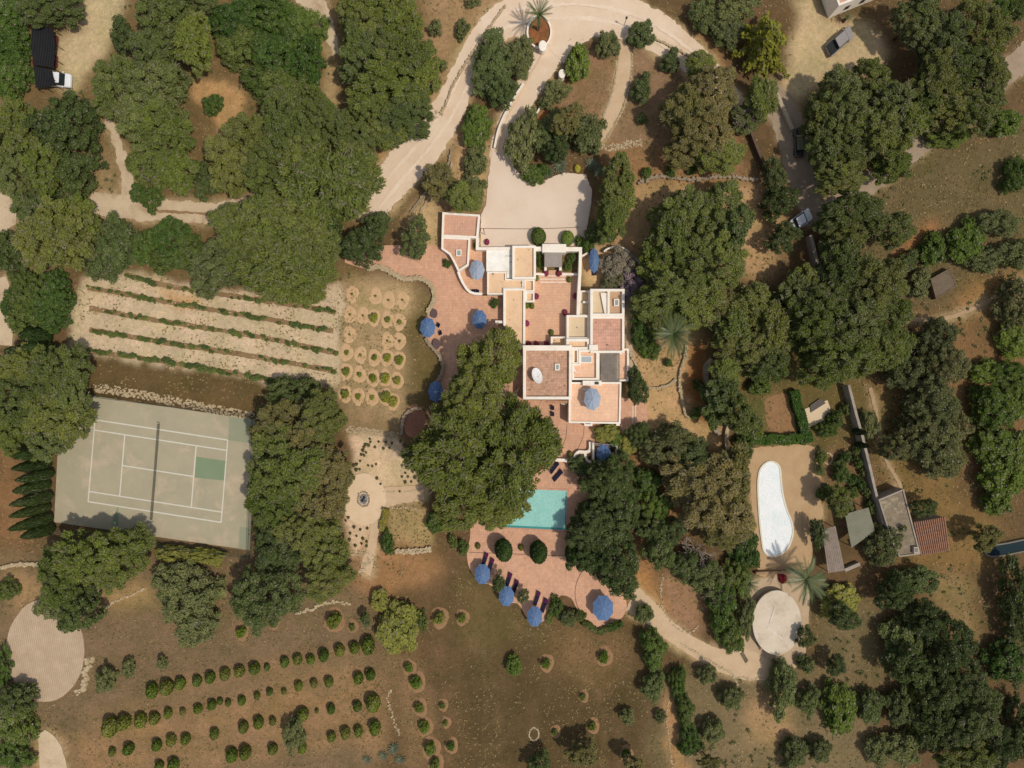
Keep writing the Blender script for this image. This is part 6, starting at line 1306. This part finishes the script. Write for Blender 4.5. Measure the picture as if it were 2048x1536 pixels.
# agaves
def agave_m():
    mb = MB(); r_ = random.Random(4)
    for i in range(34):
        a = i*2.399; u = 0.25+0.9*(i/34); L = 1.0-0.35*(i/34); c_, s_ = math.cos(a), math.sin(a); pr = []
        for t in (0,0.35,0.7,1.0): pr.append((L*t*math.cos(u*0.9), 0.10*(1-t)**0.7*(0.6+1.2*t), L*t*math.sin(u)*0.8+0.05))
        V = []
        for d_, w_, z_ in pr: V += [(d_*c_-w_*s_, d_*s_+w_*c_, z_), (d_*c_, d_*s_, z_-0.04), (d_*c_+w_*s_, d_*s_-w_*c_, z_)]
        mb.add(V, [(k*3+j, k*3+j+1, k*3+j+4, k*3+j+3) for k in range(3) for j in range(2)])
    return mb.build('rosette', m_plain("agave_skin", lin(104,110,84), 0.8))
for x, y, rx, lab in ((1121,330,20,'large blue-grey agave at the top of the parking court'),(1098,345,13,'smaller agave beside the clipped bush above the parking court'),(1185,328,17,'agave cluster left of the round pine above the courtyard'),(1196,342,13,'second agave under the small pine'),(787,1499,14,'blue-grey agave at the lower orchard edge'),(766,1512,11,'agave left of the larger one at the orchard edge'),(733,1520,10,'agave low in the frame beside the orchard'),(800,1520,12,'lowest agave beside the orchard'),(1731,873,11,'pale agave beside the long boundary wall'),(1440,1236,16,'spiky agave under the pale leafless tree')):
    r = empty('agave_plant', (*W(x, y, 0.4), 0), lab, 'agave', 'agaves'); add('rosette', proto('agave', agave_m), r, (0,0,0.02), (rx/S, rx/S*K, rx/S*0.8), random.uniform(0,6))
b_ = ball(1155,337,6,8,0.8,'bright yellow flowering shrub above the parking court', lin(190,178,70,1.0)); b_ = ball(1566,1158,8,9,0.7,'red flowering shrub between kidney pool and cistern', lin(130,24,34,1.0)); ball(1563,1152,6,7,0.6,'smaller red flowering shrub above the cistern', lin(120,24,34,1.0))
# hedges: long clipped blocks of leaves
def hedge(px0, py0, px1, py1, w, h, label, color, n=2600):
    a, c_ = Vector(W(px0, py0, h)), Vector(W(px1, py1, h)); d = c_-a; L = d.length; rr_ = np.random.default_rng(int(px0)); k = int(n)
    u = rr_.random(k)*L; s = rr_.uniform(-1,1,k); top = rr_.random(k) < 0.55; z = np.where(top, h+rr_.normal(0,0.08,k), rr_.uniform(0.05,h,k)); v_ = np.where(top, s, np.sign(s))*w/2+rr_.normal(0,0.06,k)+0.12*np.sin(u*1.7)
    P = np.stack([u, v_, z+0.08*np.sin(u*2.3)],1); N = np.stack([rr_.normal(0,.3,k), np.where(top,0,np.sign(s)), np.where(top,1,0.2)],1)+rr_.normal(0,.35,(k,3)); v, t = leaf_quads(P, N, 0.16, 1.0, rr_)
    o = np_mesh('hedge', v, np.arange(len(v)).reshape(-1,4), M_LEAF, ("tint",'POINT',t)); o.location = (a.x, a.y, 0); o.rotation_euler = (0,0,math.atan2(d.y,d.x)); o.color = (*color,1); tag(o, label, 'hedge')
hedge(1500,879,1612,879,1.7,1.3,'clipped hedge between small lawn and kidney pool gravel',G(62,86,34)); hedge(1588,782,1618,884,1.5,1.4,'clipped hedge right of the small lawn',G(62,86,36),3000)
hedge(772,1018,764,1062,0.9,0.8,'yellowish low hedge right of the gravel path',G(122,116,50),900); hedge(325,1100,440,1124,1.6,1.2,'yellow-green hedge along the lower court fence',G(118,118,56),2600)
hedge(1098,1246,1112,1190,1.0,0.7,'low curved shrub strip at the terrace edge',G(86,92,48),900); hedge(1166,1246,1200,1264,0.9,0.6,'low shrub strip under the round terrace bay',G(86,92,48),900); hedge(1200,1264,1246,1248,0.9,0.6,'low shrub strip right of the round terrace bay',G(86,92,48),900)
# orchard, saplings, vines, lavender
def dome_set(i):
    pr = [(-1.0,0.55),(-0.7,0.85),(-0.3,1.0),(0.1,0.96),(0.5,0.8),(0.8,0.5),(0.95,0.25),(1.0,0.08)]
    return proto(('dome', i), lambda: shell_mesh('bush', 300+i, 900, pr, 0.115, 1.1, 0.6, 0.3))
def small_bush(nm, x, y, rx, ry, label, cat, grp, color, tint_h=1.0, kind='citrus'):
    h = max(0.5, 1.5*rx/S)*tint_h; rz = h*0.55; zc = h-rz; f = 1-zc/H; o = bpy.data.objects.new(nm, dome_set(random.randrange(4)) if kind == 'dome' else crown_set(kind, random.randrange(3), 0)); COL.objects.link(o)
    p = W(x, y, zc+0.3*rz); o.location = (*p, zc); o.scale = (rx/S*f, ry/S*f, rz); o.rotation_euler = (0,0,random.choice((0,math.pi))); o.color = (*color,1); tag(o, label, cat, grp); return o
ORCH = [("top orchard row",[(301,1382,12),(330,1376,12),(358,1367,10),(392,1362,9),(418,1355,9),(448,1349,10),(477,1343,10),(507,1338,10),(533,1334,6),(568,1324,8),(594,1319,9),(620,1319,8),(646,1311,10),(678,1301,10),(708,1296,10),(735,1292,14)]),
 ("second orchard row",[(334,1427,8),(364,1423,6),(394,1418,8),(422,1410,8),(439,1402,6),(455,1405,6),(482,1401,8),(513,1391,6),(538,1383,6),(567,1382,5),(596,1372,8),(627,1367,7),(657,1364,9),(716,1357,9),(740,1350,9)]),
 ("third orchard row",[(216,1456,15),(244,1446,12),(278,1442,12),(306,1438,10),(485,1455,9),(515,1446,10),(544,1442,7),(604,1430,11),(633,1421,4),(661,1418,8),(714,1413,8),(745,1408,13)]),
 ("fourth orchard row",[(222,1504,7),(254,1499,10),(311,1491,9),(340,1481,9),(369,1479,9),(427,1468,9),(662,1474,8),(690,1467,9),(716,1463,9),(749,1457,11)]),
 ("lowest orchard row",[(316,1532,8),(344,1531,10),(461,1512,11),(488,1507,11),(544,1499,9),(603,1496,9)]),
 ("scattered line left of the meadow",[(481,1263,9),(545,1245,7),(667,1240,13),(704,1253,6),(817,1334,8),(832,1364,11),(838,1415,9),(848,1453,10),(860,1496,12),(870,1527,10),(878,1235,11),(884,1410,6),(891,1445,5),(901,1491,8),(923,1235,8)]),
 ("meadow saplings",[(1091,1326,9),(1109,1463,6),(1165,1392,6),(1184,1451,8),(1207,1313,10),(1251,1507,8)])]
BAS = []
M_BASIN = m_rough("basin_soil", lin(160,124,90), 0.2, lin(144,110,78), 0.8, 4, bmp=0.5); M_BASIN2 = m_rough("basin_sand", lin(212,176,134), 0.18, lin(196,160,120), 0.8, 4, bmp=0.5)
def basin(x, y, rx, ry, mat):
    k = 26; q = W(x, y); V = []
    for (rr_, z) in ((1.18,-0.02),(0.95,0.08),(0.72,0.05),(0.0,0.03)):
        for j in range(k): a = 6.283*j/k; w = 1+0.07*math.sin(3*a+x)+rng.normal(0,0.025); V.append((rr_*rx/S*w*math.cos(a), rr_*ry/S*w*math.sin(a), z))
    o = MB().add(V, [(i*k+j, i*k+(j+1)%k, (i+1)*k+(j+1)%k, (i+1)*k+j) for i in range(3) for j in range(k)]).build('planting_basin', mat, None, True); o.location = (*q, 0); struct(o)
for nm, L in ORCH:
    for i, (x, y, r_) in enumerate(L):
        if nm.startswith("meadow") or nm.startswith("scatter"): basin(x+2, y, r_*1.25+2, r_*1.5+3, M_BASIN)
        cl = random.choice((G(84,102,34),G(92,104,40),G(78,96,36),G(98,104,44))) if r_ > 7 else random.choice((G(82,96,42),G(100,100,52),G(90,98,46)))
        small_bush('citrus_bush', x, y+2, r_*0.98*random.uniform(.92,1.1), r_*1.22*random.uniform(.92,1.1), f'green citrus bush, {ordinal(i+1)} from {"top" if "line" in nm else "left"} in the {nm}', 'bush', 'young citrus bushes of the orchard', cl, 1.5 if 'row' in nm else 1.1, 'dome' if 'row' in nm else 'citrus')
SAP = [[(704,588,2),(751,592,2),(777,600,1.5),(805,600,2)],[(700,629,2),(726,631,2),(747,635,9),(775,639,6),(799,644,5)],[(699,669,2),(775,682,2),(799,682,2.5)],[(693,705,5),(721,710,3),(749,715,6),(774,715,8),(798,720,9)],[(692,743,8),(719,749,5),(746,756,8),(770,756,10),(794,761,8)],[(690,788,9),(716,793,6),(744,795,5),(771,794,11),(786,803,10)]]
for i, row in enumerate(SAP):
    for j, (x, y, r_) in enumerate(row):
        basin(x, y, 11.5, 15.5, M_BASIN2)
        small_bush('sapling', x, y, max(r_*0.85,2.0), max(r_*0.85,2.0)*1.3, f'yellow-green sapling in a sand basin, {ordinal(j+1)} from left in {ordinal(i+1)} row', 'sapling', 'saplings in sand basins', random.choice((G(122,126,50),G(112,120,48),G(132,130,60))), 1.1)
VROWS = [((254,550),(355,575),(594,611),(672,624)),((175,575),(330,603),(520,636),(667,662)),((178,616),(317,641),(520,674),(677,707)),((178,659),(330,685),(520,715),(672,743)),((178,702),(330,723),(520,756),(640,776))]
M_BED = m_rough("vine_bed", lin(150,122,88), 0.2, lin(132,106,74), 0.6, 4)
for ri_, row in enumerate(VROWS):
    L = smooth_line(row, 6.0); flat('vine_bed', band([(p[0], p[1], 7.5) for p in L]), 0.02, M_BED, 0.7, 4)
    rn = random.Random(ri_+3); k = 0; x = 0
    while x < len(L)-1:
        p = L[x]; dens = 0.5+0.5*math.sin(x*0.33+ri_*2)
        if rn.random() < 0.42+0.5*dens+(0.25 if ri_ == 4 else 0):
            k += 1; s_ = rn.uniform(3.2,6.2)*(1.25 if ri_ == 4 else 1.0)
            small_bush('grape_vine', p[0]+rn.uniform(-3,3), p[1]+rn.uniform(-4,4), s_*rn.uniform(.8,1.4), s_*rn.uniform(.75,1.15), f'low grape vine, {ordinal(k)} from left in the {ordinal(ri_+1)} vineyard row', 'vine', 'grape vines in five rows', (G(92,106,54),G(100,112,58),G(84,100,54))[rn.randrange(3)], 0.9, 'broad')
        x += 1 if rn.random() < 0.55 else 2
LAV = [(905,465),(910,490),(975,487),(1030,490),(1078,497),(1145,480),(1175,512),(1190,555),(1160,592),(1215,598),(1245,637),(1185,635),(1160,675),(1213,683),(1243,725),(1185,733),(1158,763),(1205,763),(1260,770),(1232,803),(1290,800),(1183,805),(1060,535),(1012,540),(945,530),(895,515),(870,510),(858,530),(850,555),(875,572),(838,588),(860,595),(830,640),(800,665),(778,673),(825,705),(797,708),(763,757),(727,755),(990,820),(960,775),(893,675),(955,665),(925,680),(1140,878),(715,1110),(750,1210),(800,1230),(830,1180),(885,1170),(850,1250),(880,1275),(840,1290),(790,1305),(745,1260),(690,1080),(735,1085),(780,1160),(880,1310)]
for i, (x, y) in enumerate(LAV):
    px_, py_ = 510+x/3.938, 760+y/3.938; r_ = rng.uniform(1.8,3.2)
    o = small_bush('lavender_tuft', px_, py_, r_, r_*1.25, None, 'bush', 'little tufts planted in the cream gravel', G(104,100,68)); VEG.append((o, 'tiny', 'dull green tuft in the gravel', px_, py_, r_))
# ground cover nobody would count
KEEP_OUT = [CARYARD, SANDPATCH, YARD, TANKYARD, CREAM, smooth_poly(POOLTERR), WESTTERR, SOUTHTERR, PARKING, Q, smooth_poly(POOLSAND), FLOOR, FIREPIT, R4(880,420,1262,852)]+[band(p) for p in ROADS.values()]+[band(p) for p in PATHS.values()]
def scatter(n, seed, polys=None, cell=4.0, thr=-0.2, avoid=True):
    r = np.random.default_rng(seed); x = r.uniform(-10,2058,n); y = r.uniform(-10,1546,n); wx_ = (x-1024)/S; wy_ = (768-y)/S
    k = (val_noise(wx_, wy_, cell, seed+1)+0.5*val_noise(wx_, wy_, cell/3, seed+2)) > thr
    if polys is not None:
        m_ = np.zeros(n, bool)
        for p in polys: m_ |= inside(x, y, p)
        k &= m_
    if avoid:
        for p in KEEP_OUT: k &= ~inside(x, y, p)
    return wx_[k], wy_[k], r
def tufts(name, label, n, seed, color, size, polys=None, thr=-0.2, blades=5, cell=4.0):
    x, y, r = scatter(n, seed, polys, cell, thr); P = np.stack([np.repeat(x,blades), np.repeat(y,blades), np.zeros(len(x)*blades)],1)+np.concatenate([r.normal(0,size*0.45,(len(x)*blades,2)), r.uniform(0.02,size*0.6,(len(x)*blades,1))],1)
    v, t = leaf_quads(P, r.normal(0,0.5,P.shape)+np.array([0,0,0.9]), size*0.42, 1.5, r); o = np_mesh(name, v, np.arange(len(v)).reshape(-1,4), M_LEAF, ("tint",'POINT',t)); o.color = (*color,1); tag(o, label, None, None, 'stuff')
RFIELD = [(1780,290),(2060,240),(2060,600),(1800,640),(1690,420)]; BFIELD = [(700,1180),(1300,1230),(1340,1560),(700,1560)]; OFIELD = [(180,1230),(780,1230),(820,1560),(120,1560)]
tufts('dry_grass','dry straw-coloured grass over the open ground', 34000, 11, lin(166,142,106,1.0), 0.19)
tufts('green_weeds','low green weeds in patches', 26000, 21, G(98,98,56), 0.17, None, 0.55, 7, 5.0)
tufts('meadow_grass','short brown-green grass of the meadows', 30000, 31, lin(128,110,76,1.0), 0.17, [RFIELD, BFIELD], -0.6)
tufts('orchard_grass','thin dry grass between orchard rows', 20000, 41, lin(162,136,102,1.0), 0.17, [OFIELD], -0.5)
SER = [(1290,1340),(1480,1340),(1560,1300),(1760,1190),(1780,1400),(1640,1536),(1330,1536)]; WOOD = [(0,0),(640,0),(760,420),(700,560),(0,560)]; EAST = [(1740,620),(2048,620),(2048,1300),(1800,1300),(1760,1100)]; SAPZ = [SAPL]
tufts('low_scrub','low grey-green scrub on the rough ground', 9000, 71, G(92,94,60), 0.30, [SER, WOOD, EAST, RFIELD], 0.55, 12, 6.0)
tufts('straw_patches','pale straw patches on the rough ground', 12000, 81, lin(176,154,116,1.0), 0.20, [SER, EAST, SAPL, RFIELD], 0.2, 6, 3.0)
def pebbles(name, label, n, seed, polys, size, mat, thr=-0.6, avoid=True):
    x, y, r = scatter(n, seed, polys, 2.5, thr, avoid); k = len(x); a = r.uniform(0,6.28,k)[:,None]+np.array([0,1.6,3.1,4.6])[None,:]+r.normal(0,.2,(k,4)); s_ = (size*r.uniform(0.5,1.6,k))[:,None]
    vx, vy = x[:,None]+s_*np.cos(a), y[:,None]+s_*np.sin(a); base = np.stack([vx,vy,np.full((k,4),0.0)],2); top = np.stack([x[:,None]+0.6*s_*np.cos(a), y[:,None]+0.6*s_*np.sin(a), np.repeat(s_*0.75,4,1)],2)
    v = np.concatenate([base,top],1).reshape(-1,3); f0 = np.array([(4,5,6,7),(0,1,5,4),(1,2,6,5),(2,3,7,6),(3,0,4,7)]); f = (np.arange(k)[:,None,None]*8+f0[None]).reshape(-1,4); o = np_mesh(name, v, f, mat); tag(o, label, None, None, 'stuff')
pebbles('vineyard_stones','pale stones between the vine rows', 40000, 51, [VINE], 0.10, m_rough("pale_pebble", lin(224,200,160), 0.25, lin(190,164,126), 3, 6, bmp=0), -9)
pebbles('loose_stones','small pale stones lying on the dry ground', 5500, 61, None, 0.09, M_STONE, 0.5)
pebbles('rough_stones','stony patches on the rough slope', 9000, 91, [SER], 0.11, M_STONE, 0.3)
veg_labels()
for o in bpy.data.objects:
    if o.parent is None and o.type in ('MESH','EMPTY') and not o.get("kind") and not o.get("label"): print("NOLABEL", o.name)
